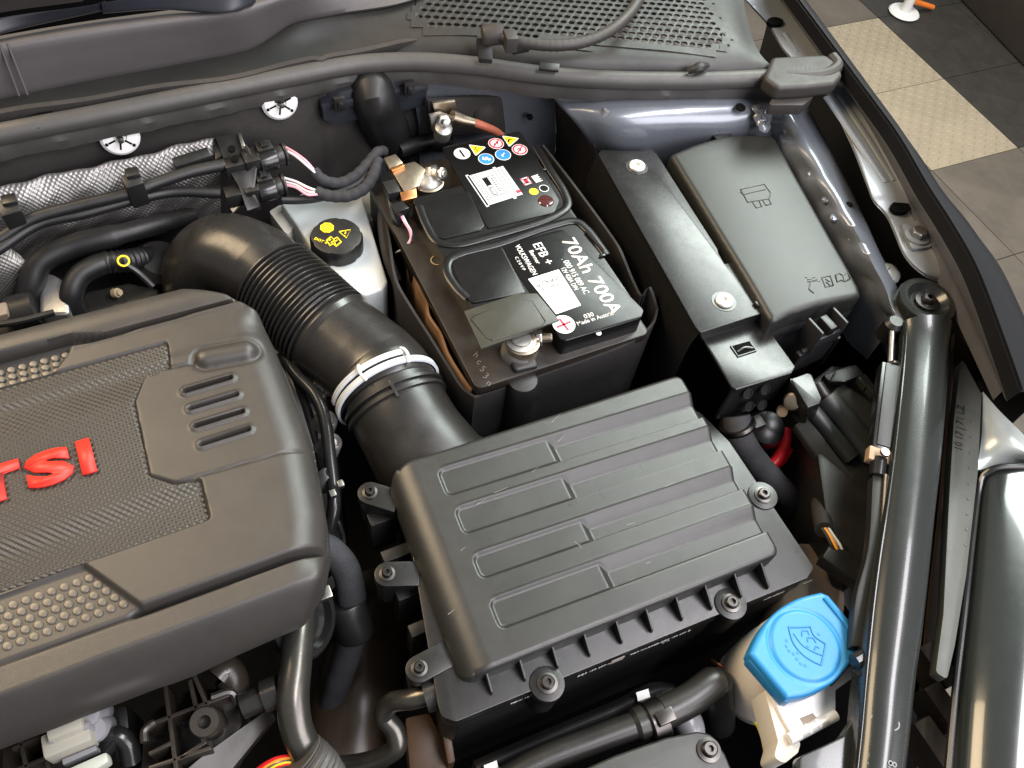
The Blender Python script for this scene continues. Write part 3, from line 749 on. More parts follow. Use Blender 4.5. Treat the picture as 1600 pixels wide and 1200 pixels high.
MB().box(U(815, 560, -20), (22, 26, 9), (unit(V3(1, -.1, 0)), unit(V3(.1, 1, .1)), V3(0, 0, 1))).build('boot_cap', m_rubber, bt, bev=3, seg=3)

# insulating sleeve
def sleeve():
    th = thing('battery_sleeve', 'black felt insulation jacket wrapped around the battery', 'insulation jacket', (87, 139, -190))
    tops = []
    left = [(596, 322, -30), (606, 372, -30), (618, 440, -30), (640, 480, -32), (672, 530, -34), (700, 575, -36), (722, 608, -38), (742, 622, -36)]
    path = []
    for x, y, z in left: path.append(U(x, y, z))
    front = [(790, 606, -36), (850, 586, -33), (920, 562, -30), (985, 536, -26), (1022, 506, -22)]
    for x, y, z in front: path.append(U(x, y, z))
    right = [(1029, 482, -20), (1016, 447, -6), (1006, 462, -16), (992, 440, -22), (972, 392, -6), (962, 375, -12), (900, 290, -12), (850, 226, -14)]
    for x, y, z in right: path.append(U(x, y, z))
    for nm, sl, mt in (('side_wall', path[:8], m_sleeve), ('front_wall', path[7:14], m_sleeve), ('side_wall', path[13:], m_sleeve)):
        P = catmull(sl, 40)
        B = P.copy(); B[:, 2] = -190
        G = np.array([P*(1-t)+B*t for t in np.linspace(0, 1, 7)])
        for i in range(7):
            for j in range(40): G[i, j, :2] += 1.6*math.sin(j*.45+i)*np.array([.7, .5])*(i > 0)
        cc = np.array([87, 139, 0.])
        d = unit(cc-P[20]); d[2] = 0
        MB().grid(G, d*2.6).build(nm, mt, th, ang=60)
    # brown inner lining showing along the left edge
    l2 = [(640, 402, -30), (650, 425, -33), (656, 447, -30), (668, 470, -33), (672, 492, -31), (690, 520, -32), (702, 552, -32), (722, 585, -34), (738, 608, -36)]
    P = catmull([U(*q) for q in l2], 40); B = P.copy(); B[:, 2] -= 100; B[:, 0] -= 2
    MB().grid(np.array([P, B]), (-2.5, 0, 0)).build('lining', m_sleeve_in, th, ang=60)
sleeve()

# ---- negative pole: clamp with current sensor
nc = thing('negative_clamp', 'tinned copper pole clamp with black sensor plug at the rear pole', 'pole clamp', U(655, 285, -22))
pn = U(669, 280, -4)
MB().lathe([(13.6, -17), (14, -4), (12.6, 0), (8.6, 3), (.01, 3.4)], pn, n=28).build('post_cap', m_lead, nc)
MB().lathe([(15.5, -14), (15.5, -3), (13, -2)], pn, n=28).build('clamp_ring', m_brass, nc)
pts = L3([(609, 262, 0), (648, 252, 2), (665, 264, 2), (655, 290, 0), (632, 300, 0)])
MB().slab(pts, (0, 0, -4)).build('busbar', m_brass, nc, bev=.8)
pts = L3([(600, 246, 2), (618, 240, 2), (630, 254, 2), (609, 264, 2)])
MB().slab(pts, (0, 0, -5)).build('cable_lug', m_brass, nc, bev=1)
pts = L3([(610, 262, 3.2), (631, 255, 3.2), (632, 259, 3.2), (612, 266, 3.2)])
MB().slab(pts, (0, 0, -3)).build('copper_strip', m_copper, nc, bev=.5)
pts = L3([(625, 300, 1), (650, 294, 1), (652, 308, -2), (628, 314, -2)])
MB().slab(pts, (0, 0, -6)).build('copper_strip', m_copper, nc, bev=.8)
pb = U(690, 272, 2); ab = unit(V3(.5, -.8, .5))
MB().lathe([(9, -16), (9, -9), (6.4, -9), (6.4, -2), (4.2, -2), (4.2, 3.5), (3.5, 4.5)], pb, ab, n=6).build('clamp_bolt', m_steel, nc, bev=.5)
MB().lathe([(6.8, -2.5), (6.8, 1.5), (5, 3), (.01, 3.2)], pb, ab, n=18).build('bolt_head', m_steel, nc, bev=.3)
pts = L3([(597, 283, -6), (618, 290, -6), (632, 330, -10), (624, 345, -12), (612, 338, -12)])
MB().slab(pts, (0, 0, -16)).build('sensor_body', m_black, nc, bev=2)
MB().box(U(612, 297, -3), (13, 18, 10)).build('sensor_block', m_black, nc, bev=1.5)
MB().box(U(624, 331, -8), (14, 12, 14), (unit(V3(1, .2, 0)), unit(V3(-.2, 1, 0)), V3(0, 0, 1))).build('sensor_plug', m_gloss, nc, bev=1)
for k in range(3):
    w = [(624+2*k, 334, -8), (632+2*k, 348+k, -10), (640+1.4*k, 362, -14), (641-k*.6, 376, -20), (632-k*1.2, 388, -28), (618, 395, -40)]
    o = MB().tube(L3(w), .9, n=7, ns=30).build('wire', (m_pink, m_pink, m_grey)[k], nc)
# ------------------------------------------------------------------ floor of the workshop
def floor_():
    fl = struct(MB().box((500, 500, -859), (9000, 9000, 10)).build('floor', m_joint))
    O = U(1456, 266, -850); e1 = unit(U(1600, 228, -850)-O); A_ = U(1295, 49, -850)
    e2 = unit(A_-O); e2 = unit(e2-e1*(e2 @ e1)); T = 322.0
    for i in range(-9, 6):
        for j in range(-7, 9):
            light = (i, j) in ((0, 0), (0, 1))
            blk = (i in (1, 2, 3) and j >= 0) or (i == 0 and j >= 2 and False)
            mt = m_tile if light else (m_floorblk if blk else m_tiledark)
            if not light and (i < -4 or j < -5) and (i*7+j*3) % 5 == 0: mt = m_floorblk
            o = O+e1*T*i+e2*T*j
            q = [o, o+e1*(T-2.5), o+e1*(T-2.5)+e2*(T-2.5), o+e2*(T-2.5)]
            t = MB().slab([p+V3(0, 0, -.2+.5*random.random()) for p in q], (0, 0, -3.6)).build('floor_tile', mt, fl)
            if light:
                mb = MB(); n = 15
                for a in range(n):
                    for b in range(n):
                        c = o+e1*T*(a+.5)/n+e2*T*(b+.5)/n+V3(0, 0, .5)
                        d = unit(e1+e2) if (a+b) % 2 else unit(e1-e2)
                        w = np.cross(V3(0, 0, 1), d)
                        pts = [c-d*9.5, c+w*3.4, c+d*9.5, c-w*3.4]
                        mb.add(pts+[c+V3(0, 0, 2.0)], [(0, 1, 4), (1, 2, 4), (2, 3, 4), (3, 0, 4)])
                mb.build('tread_pattern', mt, t, kind='stuff', recalc=True)
floor_()
p = U(1412, 20, -846)
cs = thing('stand_foot', 'white round plastic foot of a stand on the workshop floor', 'stand foot', p)
MB().lathe([(48, 0), (50, 3), (46, 7), (18, 10), (16, 26), (14, 60), (14, 240)], p, n=36).build('foot_disc', m_white, cs)
MB().tube([p+V3(12, 0, 40), p+V3(80, -10, 18), p+V3(110, -12, 8)], 8, n=10).build('orange_lever', M('orange_plastic', (.70, .18, .03), .4), cs)
p0 = U(1585, 60, -846)
bx_ = thing('floor_container', 'dark brown smooth-sided container at the top right corner of the floor', 'container', p0)
MB().prism(fillet([tuple((p0+V3(*d, 0))[:2]) for d in ((-90, -160), (520, -260), (640, 420), (10, 420))], 50), -848, -330).build('container_wall', M('bin_plastic', (.04, .034, .028), .5, dust=.1), bx_, bev=10)
MB().prism(fillet([tuple((p0+V3(*d, 0))[:2]) for d in ((-105, -175), (535, -275), (655, 435), (-5, 435))], 55), -338, -322).build('container_rim', MATS['bin_plastic'], bx_, bev=5)

# ------------------------------------------------------------------ dark well of the engine bay
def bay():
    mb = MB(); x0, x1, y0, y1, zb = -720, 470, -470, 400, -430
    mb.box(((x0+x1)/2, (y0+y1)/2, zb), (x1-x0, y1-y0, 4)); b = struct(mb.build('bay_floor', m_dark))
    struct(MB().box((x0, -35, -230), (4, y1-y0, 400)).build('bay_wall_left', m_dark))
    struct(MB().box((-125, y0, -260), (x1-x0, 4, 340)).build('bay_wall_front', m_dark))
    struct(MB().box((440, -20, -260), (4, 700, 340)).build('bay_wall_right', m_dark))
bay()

# ------------------------------------------------------------------ bulkhead
def bulkhead():
    th = thing('bulkhead_mat', 'dark felt insulation mat on the bulkhead below the rubber seal', 'insulation mat', (-200, 345, -300))
    xs = np.linspace(-620, 120, 110); zs = np.linspace(70, -330, 60)
    G = np.zeros((60, 110, 3))
    for i, z in enumerate(zs):
        y = 346 + 3*np.sin(xs*.021+z*.01)+2*np.sin(xs*.05-z*.04) - 8*np.exp(-((xs+75)/40)**2-((z-5)/22)**2) - 6*np.exp(-((xs+120)/30)**2-((z+8)/18)**2) - 5*np.exp(-((xs+270)/90)**2-((z-20)/14)**2)
        y = y - 9*sstep(-60, 60, -z-40+0*xs)*1.0
        y -= 5*np.exp(-((xs+14)/3.5)**2)
        G[i, :, 0] = xs; G[i, :, 1] = y; G[i, :, 2] = z
    MB().grid(G, (0, 6, 0)).build('mat_sheet', m_mat, th, ang=60)
    for k, (x, y) in enumerate(((437, 160), (187, 214))):
        c = UY(x, y, 339); n = unit(V3(0, -1, .25))
        w = thing('retaining_washer', 'white slotted retaining washer on bulkhead mat, %s' % ('right one next to the black vent cover' if k == 0 else 'left one above the silver foil'), 'washer', c, 'white washers on the bulkhead mat')
        MB().lathe([(17, -2), (17.5, 0), (15, 2.2), (6, 2.6), (5, 1.2), (.01, 1)], c, n, n=32).build('washer_disc', m_white, w)
        MB().lathe([(3, 0), (2.6, 9), (.01, 9.5)], c, n, n=12).build('stud', m_pipe, w)
        u = V3(1, 0, 0); v = np.cross(n, u)
        for a in range(6):
            d = u*math.cos(a*1.047+.3)+v*math.sin(a*1.047+.3); e = np.cross(n, d)
            MB().box(c+d*8+n*2.4, (6.5, 1.7, .8), (d, e, n)).build('slot', m_dark, w)
            if a % 2: MB().lathe([(1.5, 0), (1.5, .9)], c+d*13.2+n*2.1, n, n=8).build('hole', m_dark, w)
    # heat shield
    hs = thing('heat_shield', 'crinkled silver foil heat shield at the foot of the bulkhead', 'heat shield', (-250, 320, -150))
    top = [(-330, 352), (-60, 305), (0, 294), (100, 272), (196, 252), (325, 219), (338, 217)]; low = [(-330, 410), (-60, 362), (0, 352), (100, 336), (206, 316), (330, 282), (345, 278)]
    rows = [[UY(x, y, 332) for x, y in top], [UY(x*.5+a*.5, y*.5+b*.5, 322) for (x, y), (a, b) in zip(top, low)], [UY(x, y, 318) for x, y in low], [UY(x, y+60, 326) for x, y in low]]
    mb = MB().loft(rows, nu=120, sub=10, thick=(0, 3, 0))
    for p_ in mb.v: p_[1] += 1.3*math.sin(p_[0]*.11+p_[2]*.05)+.9*math.sin(p_[0]*.23-p_[2]*.3)
    mb.build('foil_sheet', m_foil, hs, ang=70)
    # lower silver piece at the far left
    rows = [[UY(x, y, 300) for x, y in ((-40, 385), (8, 388), (30, 400))], [UY(x, y, 290) for x, y in ((-40, 430), (10, 425), (40, 412))], [UY(x, y, 300) for x, y in ((-40, 520), (10, 500), (35, 470))]]
    MB().loft(rows, nu=20, sub=8, thick=(0, 3, 0)).build('foil_sheet', m_foil, hs, ang=70)
    # black plastic vent cover in the mat
    vc = thing('vent_cover', 'black clipped plastic vent cover in the bulkhead behind the thick rubber tube', 'vent cover', UY(580, 190, 335))
    q = [UY(x, y, 332) for x, y in ((503, 165), (530, 145), (660, 112), (668, 140), (665, 166), (520, 196), (505, 188))]
    MB().slab(q, (0, 12, 0)).build('cover_plate', m_bluebk, vc, bev=2)
    q = [UY(x, y, 328) for x, y in ((503, 166), (668, 130), (670, 140), (505, 177))]
    MB().slab(q, (0, 5, 0)).build('cover_lip', m_bluebk, vc, bev=1)
    for x, y in ((530, 162), (639, 138)):
        c = UY(x, y, 322)
        MB().box(c, (11, 5, 16)).build('clip', m_black, vc, bev=1); MB().box(c+V3(0, -3, 0), (5, 3, 8)).build('clip_tongue', m_gloss, vc, bev=.6)
    # painted bulkhead sheet right of the mat
    ps = thing('bulkhead_sheet', 'blue-grey painted bulkhead sheet with a small hole behind the battery', 'body panel', V3(200, 310, -200))
    rows = [[UY(640, 120, 338), UY(760, 132, 325), UY(866, 150, 300)], [UY(655, 200, 338), UY(770, 205, 325), UY(868, 232, 300)], [V3(80, 338, -220), V3(150, 325, -220), V3(236, 300, -220)]]
    MB().loft(rows, nu=20, sub=4, thick=(0, 4, 0)).build('sheet', m_paint, ps)
    c = UY(828, 183, 304); MB().lathe([(3.4, -1), (3.4, 1.2)], c, (-.25, -1, .1), n=16).build('hole', m_dark, ps)
    rp = thing('felt_pad', 'brown-black felt pad with a round bump behind the earth stud', 'insulation pad', UY(740, 190, 325))
    q = [UY(x, y, 321) for x, y in ((668, 158), (800, 150), (812, 160), (800, 200), (790, 210), (672, 214))]
    MB().slab(q, (0, 6, 0)).build('pad_sheet', m_mat, rp, bev=2)
    MB().lathe([(13, 0), (11, 3), (6, 5), (.01, 5.6)], UY(757, 180, 320), (0, -1, .1), n=24).build('pad_bump', m_mat, rp)
bulkhead()

# ------------------------------------------------------------------ cowl with rubber seal
seal_px = [(-420, 294, 60), (-80, 226, 60), (0, 210, 60), (150, 181, 60), (300, 151, 60), (450, 121, 60), (560, 101, 60), (650, 97, 60), (740, 103, 60), (850, 118, 60), (950, 125, 60), (1100, 126, 60), (1200, 122, 62), (1250, 118, 64)]
def cowl():
    sl = thing('rubber_seal', 'long grey rubber bead seal running along the cowl edge', 'seal', U(400, 130, 40))
    P = L3(seal_px)
    MB().tube(P, 9.2, n=18, ns=120).build('bead', m_seal, sl)
    lip = [p+V3(0, -4, -11) for p in P]
    G = np.array([catmull([p+V3(0, -4, -6) for p in P], 120), catmull([p+V3(0, -6, -13) for p in P], 120), catmull([p+V3(0, -3, -24) for p in P], 120)])
    for j in range(120): G[1:, j, 1] += 1.0*math.sin(j*.8)+.6*math.sin(j*2.1)
    MB().grid(G, (0, 3, 0)).build('lip', m_seal, sl)
    th = thing('cowl_panel', 'dark grey plastic cowl panel with a perforated grille at the right', 'cowl panel', U(700, 60, 50))
    A_ = [p+V3(0, 4, -6) for p in P]
    mid_px = [(-420, 258, 58), (-80, 190, 58), (0, 172, 58), (150, 142, 58), (300, 113, 58), (420, 90, 58), (500, 66, 62), (620, 62, 68), (740, 72, 73), (850, 86, 74), (950, 92, 74), (1080, 100, 74), (1165, 100, 72), (1200, 98, 70)]
    back_px = [(-420, 234, 60), (-80, 166, 60), (0, 148, 60), (150, 119, 60), (300, 91, 60), (400, 70, 61), (470, 36, 74), (560, 20, 80), (680, 10, 84), (850, 25, 84), (950, 34, 84), (1080, 50, 84), (1150, 66, 82), (1180, 70, 74)]
    b2 = [(-420, 208, 60), (-80, 140, 60), (0, 122, 60), (150, 93, 60), (300, 65, 60), (400, 45, 62), (480, -2, 80), (560, -40, 90), (680, -60, 92), (850, -62, 92), (950, -62, 92), (1060, -62, 92), (1110, -62, 88), (1150, -62, 80)]
    mb = MB().loft([A_, L3(mid_px), L3(back_px), L3(b2)], nu=150, sub=7, thick=(0, 0, -3))
    reg = [(645, 18), (668, 30), (760, 44), (900, 56), (1040, 66), (1120, 68), (1142, 62), (1120, 30), (1085, -30), (1065, -60), (690, -60)]
    Pg = [U2(x, y, 87) for x, y in reg]
    VV = np.array(mb.v); half = len(VV)//2
    fc = np.array([VV[list(f)].mean(0) for f in mb.f])
    sdf_ = poly_sdf(Pg, fc[:, 0], fc[:, 1])
    mb.f = [f for f, s_ in zip(mb.f, sdf_) if s_ < 3]
    TOP = VV[:half]
    mb.build('panel_sheet', m_cowl, th, ang=60, recalc=False)
    # raised grained trim, left half
    f0 = [(-420, 240, 59), (-80, 172, 59), (0, 156, 59), (130, 129, 59), (280, 101, 59), (390, 77, 60), (425, 56, 67), (455, 36, 76), (520, 22, 82), (620, 6, 88), (700, -20, 92)]
    f1 = [(-420, 191, 88), (-80, 122, 88), (0, 105, 88), (130, 82, 88), (280, 58, 88), (375, 44, 88), (420, 26, 90), (455, 14, 92), (520, -4, 96), (600, -24, 99), (690, -50, 101)]
    f2 = [(-420, 154, 106), (-80, 86, 106), (0, 70, 106), (130, 48, 106), (280, 28, 106), (365, 18, 106), (415, 3, 106), (460, -12, 108), (520, -30, 108), (600, -55, 110), (690, -80, 112)]
    f3 = [(a, b-14, c-14) for a, b, c in f2]
    MB().loft([L3(f0), L3(f1), L3(f2), L3(f3)], nu=130, sub=6, thick=(0, 2, -3)).build('raised_trim', m_cowl2, th, ang=60)
    for a, b in (((0, 70), (30, 150)), ((12, 68), (43, 148))):
        MB().tube([U(a[0], a[1], 106.5), U((a[0]+b[0])/2, (a[1]+b[1])/2, 88), U(b[0], b[1], 67.5)], .9, n=6).build('trim_seam', m_cowl2, th)
    q = L3([(18, 196, 65), (30, 186, 65), (80, 169, 65), (88, 188, 65), (60, 200, 65)])
    MB().slab(q, (0, 0, -1.5)).build('drain_slot', m_dark, th)
    q = L3([(843, 96, 76), (875, 99, 76), (873, 110, 74), (842, 107, 74)])
    MB().slab(q, (0, 0, -3)).build('clip_tab', m_black, th, bev=.8)
    MB().tube([U(1075, 112, 72), U(1090, 106, 77), U(1105, 102, 74)], [3, 6, 3], n=10, ns=14).build('moulded_bump', m_cowl, th)
    # perforated grille
    # lattice in floor plan: rows run along the cowl
    o = U(890, 56, 87); ex = unit(U(1040, 66, 87)-U(700, 36, 87)); ey = unit(np.cross(V3(0, 0, 1), ex))
    px_, py_ = 8.3, 8.0
    mb = MB(); nrm = V3(0, 0, 1)
    for r in range(-4, 20):
        for k in range(-32, 32):
            cx = o+ex*(k+.5*(r % 2))*px_+ey*(r+.5)*py_
            sd = float(poly_sdf(Pg, np.array([[cx[0]]]), np.array([[cx[1]]]))[0, 0])
            if sd < -5.5: continue
            def zs(p):
                d2 = (TOP[:, 0]-p[0])**2+(TOP[:, 1]-p[1])**2; ii = np.argpartition(d2, 4)[:4]; w_ = 1/(d2[ii]+1.0)
                return float((TOP[ii, 2]*w_).sum()/w_.sum())+1.1
            cen = V3(cx[0], cx[1], zs(cx))
            sq = [cen+ex*px_/2*i+ey*py_/2*j for i, j in ((1, 0), (1, 1), (0, 1), (-1, 1), (-1, 0), (-1, -1), (0, -1), (1, -1))]
            for p in sq: p[2] = zs(p)
            if sd > 3.2:
                cr = [cen+ex*3.35*math.cos(q*math.pi/4)+ey*3.0*math.sin(q*math.pi/4) for q in range(8)]
                lo = [p+V3(0, 0, -1.9) for p in cr]
                mb.add(sq+cr+lo, [(q, (q+1) % 8, 8+(q+1) % 8, 8+q) for q in range(8)]+[(8+q, 8+(q+1) % 8, 16+(q+1) % 8, 16+q) for q in range(8)])
            else: mb.add(sq, [tuple(range(8))])
    mb.build('grille', m_cowl, th, kind=None, recalc=False)
    # wiper behind
    wp = thing('wiper_arm', 'dark wiper arm lying behind the grained cowl trim', 'wiper', U(150, 30, 80))
    MB().loft([L3([(-60, 75, 112), (0, 52, 112), (150, 18, 112), (165, 14, 112)]), L3([(-60, 44, 122), (0, 28, 122), (150, 6, 122), (165, 0, 122)])], nu=24, sub=4, thick=(0, 8, -6)).build('blade_cover', m_bluebk, wp, bev=1)
    MB().loft([L3([(160, 20, 112), (250, 14, 112), (360, 18, 112), (400, 4, 112)]), L3([(158, 4, 124), (250, -8, 124), (360, -8, 124), (400, -16, 124)])], nu=24, sub=4, thick=(0, 8, -6)).build('arm_cover', m_bluebk, wp, bev=1)
    MB().lathe([(14, 0), (13, 10), (9, 14), (.01, 15)], U(365, 14, 100), n=20).build('pivot_cap', m_brownrub, wp)
    MB().loft([L3([(-80, 40, 140), (0, 20, 140), (130, 2, 140)]), L3([(-80, 10, 160), (0, -12, 160), (130, -30, 160)])], nu=14, sub=2, thick=(0, 20, -2)).build('blade', m_brownrub, wp)
cowl()
# glass side behind the cowl: dark scuttle well
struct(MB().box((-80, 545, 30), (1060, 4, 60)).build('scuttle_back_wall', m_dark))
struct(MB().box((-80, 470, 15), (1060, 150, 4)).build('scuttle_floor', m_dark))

wh = thing('washer_hose', 'grey-brown washer hose lying across the cowl grille with a black end clip', 'hose', U(900, 60, 90))
MB().tube(L3([(775, 55, 97), (800, 63, 98), (860, 71, 98), (910, 66, 99), (950, 50, 102), (980, 25, 105), (1000, -5, 106), (1020, -60, 106)]), 5.6, n=16, ns=110, rfun=lambda t: 5.6+.25*math.sin(t*420)*(t > .12)).build('hose_tube', m_brownrub, wh)
MB().lathe([(9, -10), (10, -8), (10, 8), (8, 10)], U(770, 54, 97), unit(V3(1, -.2, .1)), n=18).build('hose_elbow', m_brownrub, wh)
MB().box(U(797, 64, 98), (12, 17, 16), (unit(V3(1, -.2, 0)), unit(V3(.2, 1, 0)), V3(0, 0, 1))).build('hose_collar', m_brownrub, wh, bev=2)
q = L3([(744, 58, 92), (770, 60, 92), (770, 94, 76), (748, 92, 76)])
MB().slab(q, (0, 0, -5)).build('clip', m_black, wh, bev=1.5)
MB().box(U(812, 76, 88), (18, 8, 6)).build('clip_foot', m_black, wh, bev=1)

# ------------------------------------------------------------------ wing edge and inner panels
def wing():
    fd = thing('front_wing', 'glossy black front wing edge along the right of the engine bay', 'wing', U(1450, 300, -300))
    E0 = [(1213, -60), (1258, 0), (1304, 62), (1359, 137), (1413, 212), (1458, 290), (1496, 350), (1532, 415), (1576, 530), (1604, 610)]
    E1 = [(a-13, b+2) for a, b in E0]
    o0 = [U(a, b, 84) for a, b in E0]; o1 = [U(a, b, 78) for a, b in E1]
    om = [(p+q)/2+V3(0, 0, 2) for p, q in zip(o0, o1)]
    o2 = [p+V3(-1, 0, -9) for p in o1]; out1 = [p+V3(5, 1, -3) for p in o0]
    tt = np.clip(np.linspace(-.9, 1.3, len(o0)), 0, 1)
    out2 = [p+V3(12+46*t, 2, -11-19*t) for p, t in zip(o0, tt)]; out3 = [p+V3(34+50*t, 8, -90) for p, t in zip(o0, tt)]; out4 = [p+V3(75+50*t, 10, -420) for p, t in zip(o0, tt)]
    MB().loft([o2, o1, om, o0, out1, out2, out3, out4], nu=60, sub=5, thick=(-2, 0, -2.2)).build('wing_skin', m_fender, fd, ang=60)
    # rail
    rl = thing('wing_rail', 'grey painted wing rail with oval holes and a bolt', 'rail', U(1350, 220, 0))
    Lp = [(1118, -60), (1163, -4), (1176, 10), (1203, 40), (1228, 80), (1279, 130), (1327, 215), (1357, 290), (1366, 312), (1386, 335), (1398, 360), (1416, 400), (1440, 425), (1470, 440)]
    Rp = [(1180, -60), (1224, -4), (1234, 10), (1252, 36), (1272, 66), (1320, 130), (1367, 215), (1407, 290), (1420, 308), (1434, 335), (1446, 360), (1466, 400), (1482, 425), (1500, 445)]
    ch = [(1180, -60), (1226, 0), (1272, 66), (1322, 132), (1368, 215), (1408, 290), (1440, 346), (1478, 412), (1536, 530), (1572, 606)]
    cl_ = [U(a, b, 47) for a, b in ch]
    MB().loft([[p+V3(0, 0, -16) for p in cl_], cl_, [p*.5+q*.5+V3(0, 0, -3) for p, q in zip(cl_, o2)], [p+V3(-1, 0, -1) for p in o2]], nu=60, sub=4, thick=(0, 0, -2.5)).build('inner_fold', m_fold, fd, ang=60)
    zz = [46, 46, 42, 40, 46, 46, 46, 46, 44, 38, 38, 38, 34, 28]
    Lr = [U(a, b, z) for (a, b), z in zip(Lp, zz)]; Rr = [U(a, b, z+3) for (a, b), z in zip(Rp, zz)]
    L_ = [p+V3(3, 0, -2) for p in Lr]; R2 = [p+V3(5, 1, 5) for p in Rr]
    MB().loft([L_, Lr, [p*.97+q*.03 for p, q in zip(Lr, Rr)], [(p+q)/2 for p, q in zip(Lr, Rr)], Rr, R2], nu=110, sub=3, thick=(0, 0, -2.5)).build('rail_sheet', m_rail, rl, ang=40)
    MB().tube(L3([(1292, 152, 47.5), (1340, 222, 47.5), (1384, 286, 47)]), 4.5, n=10, ns=20, sq=.4).build('pressed_bead', m_rail, rl)
    MB().tube(L3([(1312, 150, 48), (1356, 215, 48), (1398, 283, 48)]), 3.5, n=10, ns=20, sq=.4).build('pressed_bead', m_rail, rl)
    MB().tube(L3([(1226, 52, 44), (1246, 82, 46.5)]), 3.5, n=8, smooth=False, sq=.4).build('pressed_bead', m_rail, rl)
    for x, y, z, r in ((1211, 34, 43.5, 9), (1407, 324, 43, 9.5)):
        c = U(x, y, z); mb = MB().lathe([(r, -3), (r, 1.2)], c, n=22)
        for p_ in mb.v: p_[0] = c[0]+(p_[0]-c[0])*1.15; p_[1] = c[1]+(p_[1]-c[1])*.8
        mb.build('oval_hole', m_dark, rl)
    q = [(1408, 352), (1440, 345), (1462, 378), (1452, 388), (1424, 392)]
    MB().prism(fillet(L2(q, 41), 4), 38, 43).build('bolt_plate', m_rail, rl, bev=1)
    c = U(1432, 369, 43)
    MB().lathe([(12, 0), (12, 1.8), (8.2, 2)], c, n=28).build('bolt_washer', m_rail, rl)
    MB().lathe([(7.6, 1.8), (7.6, 7), (6.6, 8), (.01, 8)], c, n=6).build('bolt_head', m_steel, rl, bev=.6)
    # inner panel with sealed, scalloped flange
    ip = thing('inner_wing_panel', 'glossy blue-grey inner wing panel with a scalloped sealed edge', 'body panel', U(1320, 330, -100))
    a = [(1196, 178), (1225, 236), (1258, 290), (1290, 342), (1322, 395), (1352, 438), (1376, 474), (1400, 502)]
    b = [(1226, 172), (1262, 234), (1300, 300), (1333, 356), (1360, 405), (1383, 450), (1396, 482), (1410, 506)]
    c_ = [(1266, 170), (1298, 234), (1327, 290), (1352, 342), (1376, 395), (1396, 432), (1410, 472), (1426, 506)]
    n = 90
    A_ = catmull([U(x, y, 4) for x, y in a], n); B_ = catmull([U(x, y, 24) for x, y in b], n); C_ = catmull([U(x, y, 14) for x, y in c_], n)
    D_ = C_+V3(10, 0, -60)
    for j in range(n):
        A_[j] += V3(-1, .4, 0)*2.8*math.sin(j*.42)+V3(0, 0, 1)*2.0*math.sin(j*.42+1)
    M1 = A_*.55+B_*.45+V3(0, 0, -1)
    for j in range(n): M1[j, 2] += 2.2*math.sin(j*.42+.6)
    W0 = A_+V3(-1, 0, -60)
    mb = MB().loft([list(W0[::1]), list(A_), list(M1), list(B_), list((B_+C_)/2+V3(0, 0, 1)), list(C_), list(D_)], nu=n, sub=4, thick=(0, 0, -2))
    mb.build('panel_sheet', m_paint, ip, ang=70)
    MB().lathe([(3.8, -.4), (3.8, .8)], U(1327, 320, 21), (.1, 0, 1), n=16).build('round_hole', m_dark, ip)
    # sealant blobs
    for k, (x, y, z, r) in enumerate(((1268, 272, 14, 5), (1290, 312, 14, 4.5), (1303, 340, 14, 5), (1330, 375, 12, 4), (1385, 425, 16, 14), (1232, 205, 12, 6))):
        mb = MB().lathe([(r, -1), (r*.9, 1), (r*.6, 2), (.01, 2.4)], U(x, y, z), n=14)
        for p_ in mb.v: p_ += V3(*np.random.randn(3)*.35)
        mb.build('sealant', m_paint if k != 4 else m_sealant, ip, ang=60)
    # strut tower
    st = thing('strut_tower', 'shiny blue-grey strut tower top behind the fuse box', 'body panel', U(1040, 190, -100))
    rows = [L3([(862, 146, 20), (940, 148, 30), (1060, 148, 34), (1150, 146, 34), (1216, 150, 34)]),
            L3([(880, 168, 24), (945, 164, 38), (1060, 160, 42), (1150, 158, 40), (1212, 162, 38)]),
            L3([(905, 196, 14), (950, 186, 32), (1060, 176, 38), (1150, 172, 36), (1208, 176, 32)]),
            L3([(925, 226, -10), (960, 214, 14), (1060, 198, 26), (1150, 192, 26), (1204, 192, 20)]),
            L3([(936, 262, -50), (980, 250, -20), (1070, 232, -6), (1150, 222, 0), (1204, 214, -6)]),
            L3([(940, 330, -160), (990, 320, -130), (1070, 300, -120), (1150, 290, -110), (1200, 280, -110)])]
    MB().loft(rows, nu=60, sub=8, thick=(0, 4, -3)).build('tower_sheet', m_paint, st, ang=70)
    MB().tube(L3([(922, 178, 26), (936, 190, 24), (948, 172, 38)]), 3.5, n=8, ns=20).build('sealant_bead', m_sealant, st)
    for k in range(3):
        mb = MB().lathe([(8, -1), (7, 2.5), (4, 4), (.01, 4.5)], U(1184+4*k, 172+12*k, 36-4*k), (.2, -.3, 1), n=14)
        for p_ in mb.v: p_ += V3(*np.random.randn(3)*.8)
        mb.build('sealant', m_paint, st, ang=70)
    MB().lathe([(5.5, -.4), (5.5, .8)], U(1157, 168, 41), (0, -.15, 1), n=16).build('oval_hole', m_dark, st)
    # corner web between bulkhead and tower, its shade put in as black
    cw = thing('corner_web', 'black felt-covered corner web left of the strut tower', 'body panel', U(890, 230, -200))
    rows = [[UY(866, 150, 300), U(900, 182, 10), U(930, 232, -12)], [UY(868, 232, 300), U(905, 262, -60), U(935, 300, -80)], [V3(236, 300, -260), V3(238, 260, -260), V3(240, 215, -260)]]
    MB().loft(rows, nu=16, sub=5, thick=(3, 2, 0)).build('web_sheet', m_mat, cw)  # dark felt material paints in the wall's shade
    # rubber corner block at the end of the seal
    cb = thing('seal_end_block', 'ribbed brown-grey rubber corner block at the right end of the seal', 'seal', U(1250, 120, 40))
    q = [(1194, 120), (1207, 88), (1290, 84), (1312, 100), (1317, 116), (1306, 129), (1262, 134), (1215, 136)]
